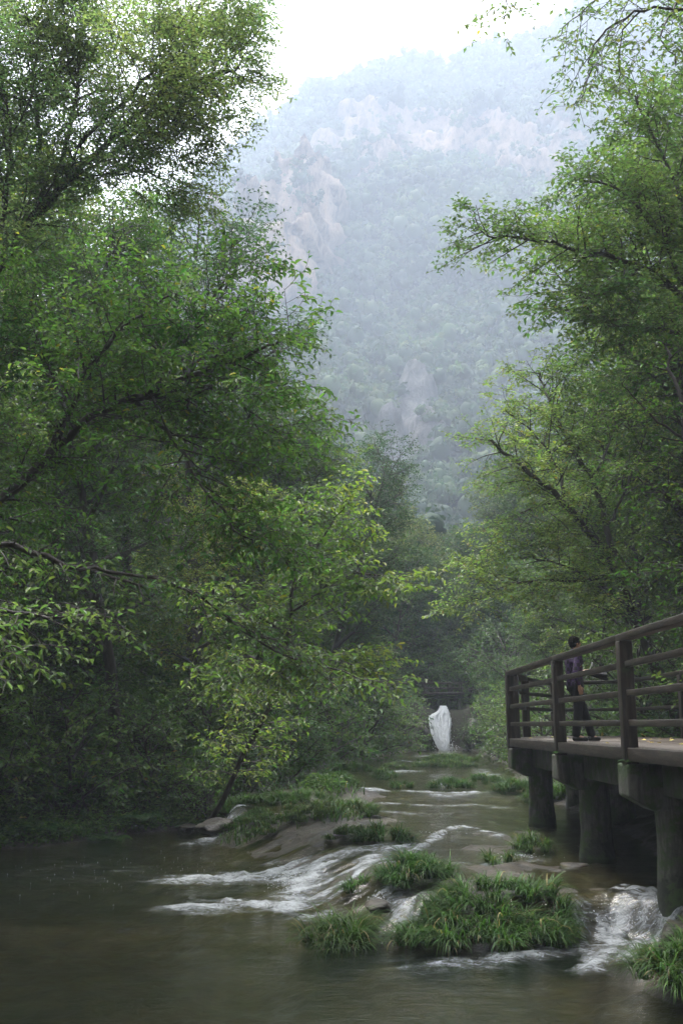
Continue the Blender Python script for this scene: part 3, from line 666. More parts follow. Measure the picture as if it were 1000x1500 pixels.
used = set()
def place(kind, x, y, sc, label, group=None, z=None, cat='tree', sz=None, rot=None):
    rng = random.Random(int(x * 131 + y * 977)); p = PROT[kind]
    if kind in used: o = copy_tree(p)
    else: o = p; used.add(kind)
    o.location = (x, y, (TZ(x, y) if z is None else z) - .1)
    o.rotation_euler = (rng.uniform(-.06, .06), rng.uniform(-.06, .06), rng.uniform(0, 6.28) if rot is None else rot)
    o.scale = (sc, sc, sc * (sz or rng.uniform(.92, 1.1)))
    for k in list(o.keys()):
        if k in ('label', 'category', 'group'): del o[k]
    tag(o, label, cat, group); return o

GL = 'trees on the left slope'; GR = 'trees on the right slope'; GM = 'trees at the head of the gorge'
TREES = [
 ('dark', -5.6, 25.5, .95, 'dark tree just above the small left cascade', GL),
 ('round', -8.6, 20.5, .8, 'round tree on the dark left bank by the frame edge', GL),
 ('round', -8.2, 28, 1.15, 'leafy tree behind the leaning dark-limbed tree', GL),
 ('dark', -12, 24, 1.1, 'dark tree high on the left slope at the frame edge', GL),
 ('light', -4.6, 29.5, .8, 'light tree behind the slender yellow-green sapling', GL),
 ('light', -11, 31, 1.25, 'pale green tree showing under the tall fine-leaved crown', GL),
 ('dark', -4.9, 34, 1.55, 'tall dark shaggy tree against the mist, upper left', GL),
 ('round', -3.2, 38, 1.2, 'round crown bulging into the misty gap, left of the cliff foot', GL),
 ('dark', -1.2, 44, 1.05, 'dark bluish crown behind the round one at the misty gap', GL),
 ('round', -15, 36, 1.3, 'broad tree far up the left slope', GL),
 ('light', -9.5, 44, 1.3, 'light hazy tree behind the tall dark shaggy one', GL),
 ('light', -8.2, 39, 1.5, 'tall hazy light tree beside the shaggy dark one', GL),
 ('round', -.6, 47, .95, 'green tree leaning to the stream on its left bank, upstream', GL),
 ('far_round', -2.4, 52, .7, 'dim tree left of the distant waterfall', GL),
 ('round', .2, 57, .6, 'small tree directly left of the white waterfall', GL),
 ('light', 11.0, 29.5, 1.5, 'tall light tree rising behind the forked trunk', GR),
 ('round', 12.4, 23.5, 1.5, 'tall round tree behind the maple-like branch', GR),
 ('round', 9.2, 31, .85, 'green tree on the right bank past the end of the boardwalk', GR),
 ('light', 11.8, 27, 1.15, 'light tree filling the gap behind the forked trunk', GR),
 ('dark', 14, 24, 1.3, 'dark tree high at the right edge behind the maple-like tree', GR),
 ('round', 13.5, 33, 1.35, 'large rounded tree on the right slope', GR),
 ('light', 9.6, 38, .9, 'yellowish tree on the right bank, halfway to the waterfall', GR),
 ('round', 12.2, 42, 1.15, 'hazy green tree standing over the right bank', GR),
 ('round', 10.4, 46, .7, 'shrubby tree on the right bank near the waterfall', GR),
 ('light', 16.5, 40, 1.5, 'tall pale tree on the right slope fading to mist', GR),
 ('round', 10.6, 52, .75, 'green tree right of the distant waterfall', GR),
 ('light', 13, 20.5, 1.2, 'light tree at the right edge of the picture', GR),
 ('round', 18, 30, 1.6, 'big tree reaching the upper right corner', GR),
 ('far_round', 14.5, 54, .95, 'green hillside tree above the right bank', GR),
 ('far_pale', 18, 50, 1.2, 'pale hillside tree on the right, tall', GR),
 ('far_round', 23, 46, 1.5, 'broad hillside tree far right', GR),
 ('far_round', 3.2, 62, .8, 'mid-green tree above the footbridge, to its left', GM),
 ('far_round', 7.0, 66, .75, 'green tree right above the footbridge', GM),
 ('far_pale', 10.4, 63, .75, 'pale tree above the footbridge, to its right', GM),
 ('far_round', 13.5, 66, .95, 'leafy tree climbing right of the waterfall', GM),
 ('far_pale', 9.5, 72, .9, 'pale bluish tree in the middle of the gorge head', GM),
 ('far_pale', 5.6, 75, .95, 'pale grey-green rounded tree below the grey cliff', GM),
 ('far_round', 1.5, 70, 1.0, 'misty tree below and left of the grey cliff', GM),
 ('far_pale', 13.6, 77, 1.1, 'light green tree under the right end of the grey cliff', GM),
 ('far_round', 17.5, 70, 1.1, 'misty rounded tree on the right spur', GM),
 ('far_pale', 17, 62, 1.0, 'pale leaning tree on the right spur', GM),
 ('far_dark', -2, 60, .95, 'dark tree in mist behind the left bank', GM),
 ('far_round', -4, 68, 1.2, 'rounded misty tree behind the left bank', GM),
 ('far_dark', 21, 66, 1.3, 'dark tree on the right spur, higher', GM),
 ('far_pale', 22, 58, 1.3, 'large pale tree on the right spur', GM),
 ('far_round', -9, 62, 1.3, 'misty tree glimpsed through the left trees', GM),
]
for k, x, y, sc, lab, g in TREES: place(k, x, y, sc, lab, g)
_r = random.Random(9); packed = []
for k in range(21):
    x_ = _r.uniform(-6, 24); y_ = _r.uniform(61, 84); packed.append((x_ / y_, x_, y_, _r.choice(['far_round', 'far_pale', 'far_dark']), _r.uniform(.5, .95)))
packed.sort(); cnt = {}; ORD = 'first second third fourth fifth sixth seventh eighth ninth tenth eleventh twelfth'.split()
for _, x_, y_, kd, sc_ in packed:
    cnt[kd] = cnt.get(kd, -1) + 1
    place(kd, x_, y_, sc_, {'far_round': 'mid-green round', 'far_pale': 'pale', 'far_dark': 'narrow dark'}[kd] + ' misty tree on the slope behind the footbridge, ' + ORD[cnt[kd]] + ' of them from the left', 'trees packed behind the footbridge')

SH = [
 ('shrub', -7.6, 21.2, 1.1, 'dark shrub at the pool edge by the left frame edge'),
 ('shrub', -6.2, 23.2, 1.2, 'leafy shrub on the dark left bank above the pool'),
 ('shrub', -4.7, 25.2, 1.0, 'shrub just up the bank from the small left cascade'),
 ('shrub', -3.3, 25.0, .75, 'low shrub at the leaning foot of the yellow-green sapling'),
 ('pale_shrub', -2.5, 26.6, .8, 'pale low shrub between sapling foot and stream grass'),
 ('shrub', -1.6, 30.5, .9, 'low rounded bush overhanging the left shore'),
 ('shrub', -3.6, 27.6, 1.1, 'rounded shrub overhanging the left bank grass'),
 ('shrub', -2.9, 30.2, 1.2, 'dark shrub under the yellow-green sapling'),
 ('shrub', -2.2, 33.5, 1.3, 'bush on the left bank beside the mid-stream riffle'),
 ('shrub', -1.3, 37.5, 1.4, 'bush hanging over dark water on the left, upstream'),
 ('shrub', -.4, 41.5, 1.4, 'bush on the left bank opposite the grass islands'),
 ('shrub', 1.0, 46, 1.5, 'dim bush at the left bank near the waterfall'),
 ('shrub', 2.2, 51, 1.2, 'low bush just left of the waterfall pool'),
 ('shrub', 2.9, 55.5, 1.4, 'bush against the rock left of the waterfall'),
 ('pale_shrub', 9.0, 55, 1.4, 'pale-leaved bush right beside the waterfall'),
 ('pale_shrub', 8.4, 50, 1.3, 'bush with whitish leaf tips on the right bank'),
 ('shrub', 7.6, 45, 1.3, 'green bush on the right bank before the waterfall'),
 ('pale_shrub', 7.3, 40, 1.3, 'pale bush on the right bank, beyond the deck corner'),
 ('shrub', 7.0, 35.5, 1.3, 'bush behind the far corner of the railing'),
 ('pale_shrub', 7.4, 31, 1.3, 'bright bush seen through the far railing'),
 ('shrub', 8.4, 28, 1.3, 'bush behind the walking person'),
 ('pale_shrub', 8.6, 24, 1.2, 'leafy bush at the foot of the forked tree'),
 ('shrub', 8.2, 20, 1.0, 'bush behind the railing at the right edge'),
 ('pale_shrub', 9.6, 58, 1.6, 'shrub on the slope above the waterfall, to its right'),
 ('shrub', 4.7, 57.3, .6, 'small shrub on the rock against the left side of the waterfall'),
 ('pale_shrub', 7.5, 57.0, .7, 'small pale shrub against the right side of the waterfall'),
 ('shrub', 4.4, 60.0, 1.2, 'shrub left of the footbridge'),
 ('shrub', 6.6, 61.5, 1.3, 'shrub directly behind the footbridge'),
 ('shrub', 8.0, 62, 1.6, 'dark bush behind the right end of the footbridge'),
 ('pale_shrub', 5.6, 63.5, 1.7, 'pale bush higher behind the footbridge'),
 ('shrub', 3.0, 61.5, 1.8, 'broad bush on the slope left of the footbridge'),
 ('shrub', -9.4, 19.0, 1.1, 'shrub in deep shade at the left edge'),
 ('shrub', -8.0, 24.5, 1.3, 'shrub up the dark left slope'),
 ('shrub', -6.6, 27, 1.3, 'shrub beneath the dark-limbed tree'),
]
for k, x, y, sc, lab in SH: place(k, x, y, sc, lab, 'shrubs along the banks', cat='shrub')

# ------------------------------------------------------------------ forest on the mountain (nobody could count it)
def crown_blob(rng, n, r, h, ls):
    """clumpy crown: leaf tufts on the shells of several lobes"""
    P = []; Nn = []
    nl = 11
    C = np.stack([rng.normal(0, .48 * r, nl), rng.normal(0, .48 * r, nl), rng.uniform(.15, .95, nl) * h], 1); rad = rng.uniform(.2, .5, nl) * r
    k = rng.integers(0, nl, n); v = rng.normal(0, 1, (n, 3)); v[:, 2] = np.abs(v[:, 2]) * .9 - .25; v /= np.linalg.norm(v, axis=1, keepdims=True)
    P = C[k] + v * rad[k][:, None] * rng.uniform(.78, 1.25, (n, 1)); Nn = v + rng.normal(0, .5, (n, 3)); Nn /= np.linalg.norm(Nn, axis=1, keepdims=True)
    D = rng.normal(0, 1, (n, 3)); D -= (D * Nn).sum(1, keepdims=True) * Nn
    return P, D, Nn, ls * rng.uniform(.5, 1.3, n), blob_core(rng, C, rad)
rng = np.random.default_rng(5)
cand = 17000
cx = rng.uniform(-250, 340, cand); ct = rng.random(cand) ** .8
my, mz, mc, mw = mountain_pt(cx, ct)
ok = (mc < .55 + .5 * (rng.random(cand) < .1)) & (my > 76) & (mz > 2)
# keep what the gorge opening can show, thin out by distance
azi = cx / my; ok &= (azi > -.42) & (azi < .5)
cx, my, mz, ct = cx[ok], my[ok], mz[ok], ct[ok]
zr_ = np.interp(cx, rx, rz) + 6; under = np.maximum(mountain_pt(cx, ct + 8 / zr_)[2], mountain_pt(cx, ct + 15 / zr_)[2]) > .4
def blob_core(rng, C, rad):
    bm = bmesh.new(); bmesh.ops.create_icosphere(bm, subdivisions=2, radius=1); v0 = np.array([v.co[:] for v in bm.verts]); f0 = np.array([[v.index for v in f.verts] for f in bm.faces]); bm.free()
    V = []; Fq = []
    for k in range(len(C)):
        d = 1 + .55 * fbm(v0[:, 0] * 2 + k * 7, v0[:, 1] * 2 + v0[:, 2] * 1.7, 300 + k, 3)
        V.append(C[k] + v0 * rad[k] * .78 * d[:, None]); Fq.append(f0 + k * len(v0))
    return np.concatenate(V), np.concatenate(Fq)
def forest(name, sel, nleaf, ls, label):
    protos = [crown_blob(rng, nleaf, 1, 1.35, 1.0) for _ in range(6)]
    Ps, Ds, Ns, Ss, Cs = [], [], [], [], []; BV, BF, BC = [], [], []; off = 0
    for i in np.where(sel)[0]:
        P, D, Nn, S, core = protos[rng.integers(6)]; r = (rng.uniform(2.6, 4.2) + 5.5 * min(1, max(0, (my[i] - 90) / 250)) * rng.uniform(.3, 1)) * (.5 if under[i] else 1); a = rng.uniform(0, 6.28); c, s_ = math.cos(a), math.sin(a)
        Rm = np.array([[c, -s_, 0], [s_, c, 0], [0, 0, 1]])
        st = r * np.array([1, 1, rng.uniform(.8, 1.3)]); o_ = np.array([cx[i], my[i], mz[i] - 1])
        BV.append(core[0] @ Rm.T * st + o_); BF.append(core[1] + off); off += len(core[0])
        Ps.append(P @ Rm.T * st + o_); Ds.append(D @ Rm.T); Ns.append(Nn @ Rm.T); Ss.append(S * ls * r * .27)
        b = np.array([(.05, .085, .032), (.075, .11, .04), (.04, .07, .036), (.095, .125, .045)][rng.integers(4)]) * rng.uniform(.75, 1.2)
        b = b * rng.uniform(.7, 1.25); Cs.append(leaf_cols(rng, len(P), b, .12)); BC.append(np.repeat(b[None], len(core[0]), 0))
    V, Fl, k = leaf_mesh_arrays(np.concatenate(Ps), np.concatenate(Ds), np.concatenate(Ns), np.concatenate(Ss), .8)
    nb = off; V = np.concatenate(BV + [V]); Fl = np.concatenate(BF + [Fl + nb])
    o = mesh_np(name, V, Fl, M['leaf_far'], col=np.concatenate(BC + [np.repeat(np.concatenate(Cs), k, 0)])); nf = sum(len(f) for f in BF)
    sm = np.zeros(len(Fl), dtype=bool); sm[:nf] = True; o.data.polygons.foreach_set('use_smooth', sm)
    tag(o, label, 'forest', kind='stuff')
near = my < 200
ex = rng.uniform(-12, 26, 150); ey = rng.uniform(66, 96, 150); ez = terrain_z(ex, ey)      # and down to the head of the stream
cx = np.concatenate([cx, ex]); my = np.concatenate([my, ey]); mz = np.concatenate([mz, ez]); under = np.concatenate([under, np.zeros(150, bool)]); near = np.concatenate([near, np.ones(150, bool)])
forest('forest', near, 520, .62, 'misty broadleaf forest covering the lower mountain slope')
forest('ridge_forest', ~near & ((azi_ := cx / my) > -.35), 230, .95, 'faded forest covering the upper mountain to the skyline')

# ------------------------------------------------------------------ boardwalk
def box(V, F, c, sx, sy, sz, rz=0, taper=None):
    i = len(V); cs, sn = math.cos(rz), math.sin(rz)
    for dz in (-1, 1):
        for dx, dy in ((-1, -1), (1, -1), (1, 1), (-1, 1)):
            k = 1 if (taper is None or dz < 0) else taper
            a, b = dx * sx / 2 * k, dy * sy / 2 * k
            V.append((c[0] + a * cs - b * sn, c[1] + a * sn + b * cs, c[2] + dz * sz / 2))
    F += [(i, i + 3, i + 2, i + 1), (i + 4, i + 5, i + 6, i + 7)] + [(i + k, i + (k + 1) % 4, i + 4 + (k + 1) % 4, i + 4 + k) for k in range(4)]
def bevelled(name, V, F, mat, parent, w=.008, seg=2, org=(0, 0, 0)):
    o = mesh_np(name, np.array(V, float) - np.array(org), np.array(F), M[mat], parent)
    if w:
        b = o.modifiers.new('edge', 'BEVEL'); b.width = w; b.segments = seg; b.limit_method = 'ANGLE'; b.angle_limit = R(40)
    return o
def beam(name, p0, p1, w, h, mat, parent, bw=.008, lift=0):
    """square-section bar from p0 to p1"""
    p0 = np.array(p0, float); p1 = np.array(p1, float); d = p1 - p0; Ln = np.linalg.norm(d); d /= Ln
    sd = unit(np.cross(d, (0, 0, 1))); up = np.cross(sd, d); V = []
    n = max(2, int(Ln / .5)); Fq = []
    rr = random.Random(int(abs(p0[1]) * 100 + p0[2] * 1000))
    for k in range(n + 1):
        c = p0 + d * Ln * k / n + up * rr.uniform(-.004, .004) + sd * rr.uniform(-.004, .004)
        for a, b in ((-1, -1), (1, -1), (1, 1), (-1, 1)): V.append(c + sd * a * w / 2 + up * b * h / 2)
    for k in range(n):
        for j in range(4): Fq.append((k * 4 + j, k * 4 + 4 + j, k * 4 + 4 + (j + 1) % 4, k * 4 + (j + 1) % 4))
    Fq += [(0, 1, 2, 3), (n * 4 + 3, n * 4 + 2, n * 4 + 1, n * 4)]
    return bevelled(name, V, Fq, mat, parent, bw)
DZ = 2.15
bw = empty('boardwalk', (0, 0, 0))
tag(bw, 'brown timber railed boardwalk on mossy concrete pillars along the right bank', 'boardwalk')
rr = random.Random(4)
V, F = [], []
yy = -3.0
while yy < 25.3:
    yc = yy + .07
    xl = np.interp(yc, [-3, 20.4, 23, 25.5], [3.46, 3.46, 4.2, 5.3]); xr = np.interp(yc, [-3, 24.2, 25.5], [6.95, 6.95, 5.3])
    box(V, F, ((xl + xr) / 2 + rr.uniform(-.012, .012), yc, DZ - .025 + rr.uniform(-.003, .003)), xr - xl, .132, .05)
    yy += .14
bevelled('deck', V, F, 'deck', bw, .004, 1)
beam('edge_beam', (3.41, -3, DZ - .078), (3.41, 20.4, DZ - .078), .11, .15, 'wood_along', bw)
beam('edge_beam', (3.41, 20.4, DZ - .08), (4.12, 23, DZ - .08), .11, .15, 'wood', bw)
beam('edge_beam', (4.12, 23, DZ - .078), (5.25, 25.5, DZ - .078), .11, .15, 'wood_along', bw)
beam('girder', (3.86, -3, DZ - .36), (3.86, 20.7, DZ - .36), .24, .37, 'concrete', bw, .015)
beam('girder', (5.5, -3, DZ - .36), (5.5, 24.3, DZ - .36), .24, .37, 'concrete', bw, .015)
def pillar(x, y, brk):
    zb = TZ(x, y) - .4; n = 16; rows = []; zt = DZ - .57
    for k in range(15):
        z = zb + (zt - zb) * k / 14; r = .235 + .045 * max(0, 1 - (z - zb - .4) / .5) + .004 * math.sin(k * 1.1 + y)
        ang = np.arange(n) * 2 * math.pi / n
        rows.append(np.stack([x + (r + .004 * np.sin(ang * 5 + k * .5)) * np.cos(ang), y + (r + .01 * np.cos(ang * 3 + k * .7)) * np.sin(ang), np.full(n, z)], 1))
    Vp = np.concatenate(rows); i = np.arange(15 * n).reshape(15, n); j = np.roll(i, -1, 1)
    mesh_np('pillar', Vp, np.stack([i[:-1], j[:-1], j[1:], i[1:]], -1).reshape(-1, 4), M['pillar'], bw, smooth=True)
    if brk:   # cantilever head: square nose under the railing, sloping back to the pillar
        prof = [(3.33, DZ - .19), (3.33, DZ - .56), (3.62, DZ - .72), (4.16, DZ - .72), (4.16, DZ - .19)]
        Vb = [(px, y + s_ * .22, pz) for s_ in (-1, 1) for px, pz in prof]
        Fb = [[(k, (k + 1) % 5, 5 + (k + 1) % 5, 5 + k) for k in range(5)]]
        me = bpy.data.meshes.new('bracket'); me.from_pydata(Vb, [], Fb[0] + [(4, 3, 2, 1, 0), (5, 6, 7, 8, 9)]); me.materials.append(M['pillar'])
        o = bpy.data.objects.new('bracket', me); COL.objects.link(o); o.parent = bw
        b = o.modifiers.new('edge', 'BEVEL'); b.width = .025; b.segments = 2
for y in (8.2, 12.15, 16.0, 20.25): pillar(3.93, y, True)
for y in (8.2, 12.15, 16.0, 20.25, 24.0): pillar(5.5, y, False)
RH = [.28, .63, .97]
def railing(pts, skip=()):
    for k, (x, y) in enumerate(pts):
        V, F = [], []
        box(V, F, (x, y, DZ + .525), .165, .165, 1.45); bevelled('post', V, F, 'wood_post', bw, .012)
    for k in range(len(pts) - 1):
        (xa, ya), (xb, yb) = pts[k], pts[k + 1]
        for h in RH: beam('rail', (xa, ya, DZ + h), (xb, yb, DZ + h), .055, .075, 'wood_along', bw)
        d = unit(np.array([xb - xa, yb - ya])) * .09
        beam('handrail', (xa - d[0], ya - d[1], DZ + 1.29), (xb + d[0], yb + d[1], DZ + 1.29), .15, .085, 'wood_along', bw, .012)
railing([(3.41, .6), (3.41, 4.5), (3.41, 8.3), (3.41, 12.05), (3.41, 15.85), (3.41, 20.4)])
railing([(3.56, 20.75), (4.2, 23.05), (5.35, 25.4), (6.85, 24.2), (6.85, 20.2), (6.85, 16.2), (6.85, 12.2), (6.85, 8)])

npos = at(814, 1053, 24.9)
V, F = [], []; box(V, F, (0, 0, 0), .14, .012, .22)
tag(bevelled('notice_plate', V, F, 'pale_metal', None, .003, 1), 'tiny white plate low on the far railing, left of the walking person', 'sign').location = tuple(npos)

# ------------------------------------------------------------------ person walking on the deck
def capsule(V, F, p0, p1, r0, r1, n=12, m=4):
    p0 = np.array(p0, float); p1 = np.array(p1, float); d = p1 - p0; Ln = np.linalg.norm(d); d = d / (Ln + 1e-9)
    ref = np.array([0, 1., .1]) if abs(d[1]) < .8 else np.array([1., 0, .1]); u = unit(np.cross(d, ref)); v = np.cross(d, u)
    rows = []
    for k in range(m): a = math.pi / 2 * (1 - k / m); rows.append((-r0 * math.sin(a), max(r0 * math.cos(a), r0 * .03)))
    rows.append((0, r0)); rows.append((Ln, r1))
    for k in range(1, m + 1): a = math.pi / 2 * k / m; rows.append((Ln + r1 * math.sin(a), max(r1 * math.cos(a), r1 * .03)))
    i0 = len(V)
    for t, r in rows:
        for j in range(n): a = 2 * math.pi * j / n; V.append(p0 + d * t + (u * math.cos(a) + v * math.sin(a)) * r)
    for k in range(len(rows) - 1):
        for j in range(n): F.append((i0 + k * n + j, i0 + k * n + (j + 1) % n, i0 + (k + 1) * n + (j + 1) % n, i0 + (k + 1) * n + j))
    top = i0 + (len(rows) - 1) * n
    F.append([i0 + j for j in range(n)][::-1]); F.append([top + j for j in range(n)])
def ell(V, F, c, r, n=14, m=9):
    i0 = len(V); c = np.array(c, float)
    for k in range(m + 1):
        a = math.pi * k / m; a = min(max(a, .03), math.pi - .03)
        for j in range(n): b = 2 * math.pi * j / n; V.append(c + np.array([r[0] * math.sin(a) * math.cos(b), r[1] * math.sin(a) * math.sin(b), r[2] * math.cos(a)]))
    for k in range(m):
        for j in range(n): F.append((i0 + k * n + j, i0 + (k + 1) * n + j, i0 + (k + 1) * n + (j + 1) % n, i0 + k * n + (j + 1) % n))
    F.append([i0 + j for j in range(n)]); F.append([i0 + m * n + j for j in range(n)][::-1])
def fused(name, V, F, mat, parent, vox, sm=3):
    me = bpy.data.meshes.new(name); me.from_pydata([tuple(v) for v in V], [], [tuple(f) for f in F]); me.materials.append(M[mat])
    o = bpy.data.objects.new(name, me); COL.objects.link(o); o.parent = parent
    r = o.modifiers.new('fuse', 'REMESH'); r.mode = 'VOXEL'; r.voxel_size = vox; r.use_smooth_shade = True
    if sm: q = o.modifiers.new('soft', 'SMOOTH'); q.iterations = sm; q.factor = .5
    return o
PX = at(846, 1083, 16.4)
pr = empty('person', (PX[0], 16.4, DZ + .003), R(18)); pr.scale = (1, 1, 1)
tag(pr, 'dark-haired person in purple checked shirt and black trousers walking right on the boardwalk', 'person')
J = dict(pel=(-.01, 0, .93), che=(-.01, 0, 1.28), nk=(0, 0, 1.42), hb=(.015, 0, 1.5), rs=(-.03, -.18, 1.35), re=(-.13, -.235, 1.08), rw=(-.07, -.235, .87), ls=(.01, .18, 1.35), le=(.08, .23, 1.1), lw=(.27, .12, 1.13),
         rh=(-.01, -.095, .88), rk=(-.03, -.1, .48), ra=(-.09, -.1, .085), rt=(.06, -.11, .04), lh=(.01, .095, .88), lk=(.19, .1, .49), la=(.31, .1, .085), lt=(.43, .12, .04))
V, F = [], []
C_ = lambda a, b, r0, r1: capsule(V, F, J[a] if isinstance(a, str) else a, J[b] if isinstance(b, str) else b, r0, r1)
C_('pel', 'che', .115, .12); C_((-.01, -.06, 1.25), (-.01, .06, 1.25), .11, .11); C_('che', 'nk', .09, .05); C_('nk', 'hb', .052, .05)
C_('rs', 'ls', .055, .055); C_('rs', 're', .048, .036); C_('re', 'rw', .036, .025); C_('ls', 'le', .048, .036); C_('le', 'lw', .036, .025)
C_('rh', 'rk', .075, .05); C_('rk', 'ra', .05, .032); C_('ra', 'rt', .035, .025); C_('lh', 'lk', .075, .05); C_('lk', 'la', .05, .032); C_('la', 'lt', .035, .025)
HC = np.array([.03, .0, 1.575])                      # head, turned a little away
ell(V, F, HC, (.088, .072, .098)); ell(V, F, HC + (.035, .008, -.045), (.055, .05, .055))
ell(V, F, HC + (.1, .02, -.012), (.02, .012, .024)); ell(V, F, HC + (-.005, -.076, -.01), (.018, .01, .03)); ell(V, F, HC + (-.005, .076, -.01), (.018, .01, .03))
ell(V, F, HC + (.085, .016, -.052), (.014, .026, .007)); ell(V, F, HC + (.075, .016, -.088), (.022, .022, .018)); ell(V, F, HC + (.08, .014, .022), (.016, .05, .01))
def hand(w, d, palm_n, curl):
    w = np.array(w, float); d = unit(np.array(d, float)); n = unit(np.array(palm_n, float)); sd = np.cross(d, n)
    capsule(V, F, w, w + d * .07 + sd * .015, .026, .02); capsule(V, F, w + d * .03 - sd * .015, w + d * .075 - sd * .022, .02, .017)
    for k, ln in enumerate((.07, .078, .072, .056)):
        b = w + d * .085 + sd * (.03 - .019 * k); c1 = b + (d * math.cos(curl) + n * math.sin(curl)) * ln * .5; c2 = c1 + (d * math.cos(curl * 2.2) + n * math.sin(curl * 2.2)) * ln * .5
        capsule(V, F, b, c1, .009, .0085, 8, 2); capsule(V, F, c1, c2, .0085, .007, 8, 2)
    b = w + d * .03 + sd * .035; c1 = b + unit(d * .7 + sd * .6 + n * .4) * .035; capsule(V, F, b, c1, .011, .01, 8, 2); capsule(V, F, c1, c1 + unit(d + n * .6) * .028, .01, .008, 8, 2)
hand(J['rw'], (.25, 0, -1), (.3, .9, 0), .45); hand(J['lw'], (1, -.25, .1), (0, -.4, -.9), .8)
fused('body', V, F, 'skin', pr, .0055, 2)
for e_ in (-.012, .048):
    eV, eF = [], []; ell(eV, eF, HC + (.083, e_, .004), (.006, .012, .006), 8, 5); fused('eye', eV, eF, 'hair', pr, .002, 0)
V, F = [], []                                        # shirt: torso and sleeves
C_('pel', 'che', .135, .138); C_((-.015, -.07, 1.27), (-.015, .07, 1.27), .118, .118); C_((-.01, -.05, .9), (-.01, .05, .9), .12, .12); C_((0, -.1, 1.36), (0, .1, 1.36), .075, .075); C_('che', (0, 0, 1.42), .12, .066)
C_('rs', 're', .068, .052); C_('re', (-.08, -.235, .905), .052, .036); C_('ls', 'le', .068, .052); C_('le', (.2, .16, 1.12), .052, .04)
capsule(V, F, (-.035, -.02, 1.43), (.03, .02, 1.44), .06, .056)
fused('shirt', V, F, 'shirt', pr, .012, 3)
V, F = [], []
C_((-.01, -.05, .87), (-.01, .05, .87), .118, .118); C_('rh', 'rk', .1, .075); C_('rk', (-.09, -.1, .12), .075, .068); C_('lh', 'lk', .1, .075); C_('lk', (.31, .1, .12), .075, .068)
fused('trousers', V, F, 'trousers', pr, .013, 3)
for a, b in (('ra', 'rt'), ('la', 'lt')):
    V, F = [], []; pa = np.array(J[a]); pb = np.array(J[b])
    capsule(V, F, (pa[0] - .025, pa[1], .045), (pb[0] + .03, pb[1], .034), .045, .034); capsule(V, F, (pa[0], pa[1], .06), (pa[0], pa[1], .11), .045, .04)
    V = [np.array((v[0], v[1], max(v[2], .002))) for v in V]
    fused('shoe', V, F, 'shoe', pr, .009, 2)
V, F = [], []
ell(V, F, HC + (-.018, 0, .026), (.1, .092, .098)); ell(V, F, HC + (-.045, 0, -.02), (.058, .074, .07)); ell(V, F, HC + (.035, .005, .07), (.05, .062, .034))
fused('hair', V, F, 'hair', pr, .008, 2)
# what the person holds in front: a small black folded umbrella
um = empty('folded_umbrella', pr.location, R(18)); tag(um, 'small black folded umbrella with pale handle held out by the person', 'umbrella')
pa, pb = np.array((.30, .085, 1.09)), np.array((.47, -.02, 1.24))
V, F = [], []
for k in range(6):
    a = k * math.pi / 3; o_ = np.array([.0, .02 * math.cos(a), .02 * math.sin(a)]); capsule(V, F, pa + (.03, 0, 0) + o_ * .6, pa + (.27, -.08, -.03) + o_ * 2.1, .02, .03 if k % 2 else .018)
capsule(V, F, pa + (.02, 0, 0), pa + (.28, -.09, -.09), .03, .035)
fused('canopy', V, F, 'cloth_black', um, .01, 2)
V, F = [], []; capsule(V, F, (.27, .11, 1.02), (.37, .07, 1.24), .009, .009, 8, 2); capsule(V, F, (.37, .07, 1.22), (.378, .067, 1.26), .016, .014, 8, 2)
fused('handle', V, F, 'pale_metal', um, .004, 0)

# ------------------------------------------------------------------ waterfall, footbridge
wf = [(1034, 643, 653), (1040, 641, 657), (1044, 636, 660), (1048, 629, 662), (1051, 627, 663), (1057, 627, 664), (1065, 629, 663), (1076, 631.5, 660), (1087, 636, 659), (1097, 641, 657), (1106, 644, 656)]
yy = np.linspace(1034, 1106, 60); n = 40; rows = []
for k, py in enumerate(yy):
    l = np.interp(py, [a[0] for a in wf], [a[1] for a in wf]); r = np.interp(py, [a[0] for a in wf], [a[2] for a in wf])
    Yc = 57.8 - 1.5 * (k / 59) ** .9; p0 = at(l, py, Yc); p1 = at(r, py, Yc); c = (p0 + p1) / 2; h = abs(p1[0] - p0[0]) / 2
    a = np.arange(n) * 2 * math.pi / n; ns = .88 + .5 * fbm(np.cos(a) * 3 + 5, np.sin(a) * 3 + k * .25, 66, 5) + .35 * fbm(a * 6, np.full(n, k * .9), 69, 2)
    rows.append(np.stack([c[0] + h * np.cos(a) * ns, Yc + .28 * np.sin(a) * ns + .1 * fbm(a * 3, np.full(n, k * .3), 67, 3), np.full(n, c[2]) + .05 * fbm(a * 2, np.full(n, k * .4), 68, 2)], 1))
Vw = np.concatenate(rows); i = np.arange(60 * n).reshape(60, n); j = np.roll(i, -1, 1)
Fw = [np.stack([i[:-1], i[1:], j[1:], j[:-1]], -1).reshape(-1, 4)]; Vs = [Vw]; off = len(Vw); rg = np.random.default_rng(17)
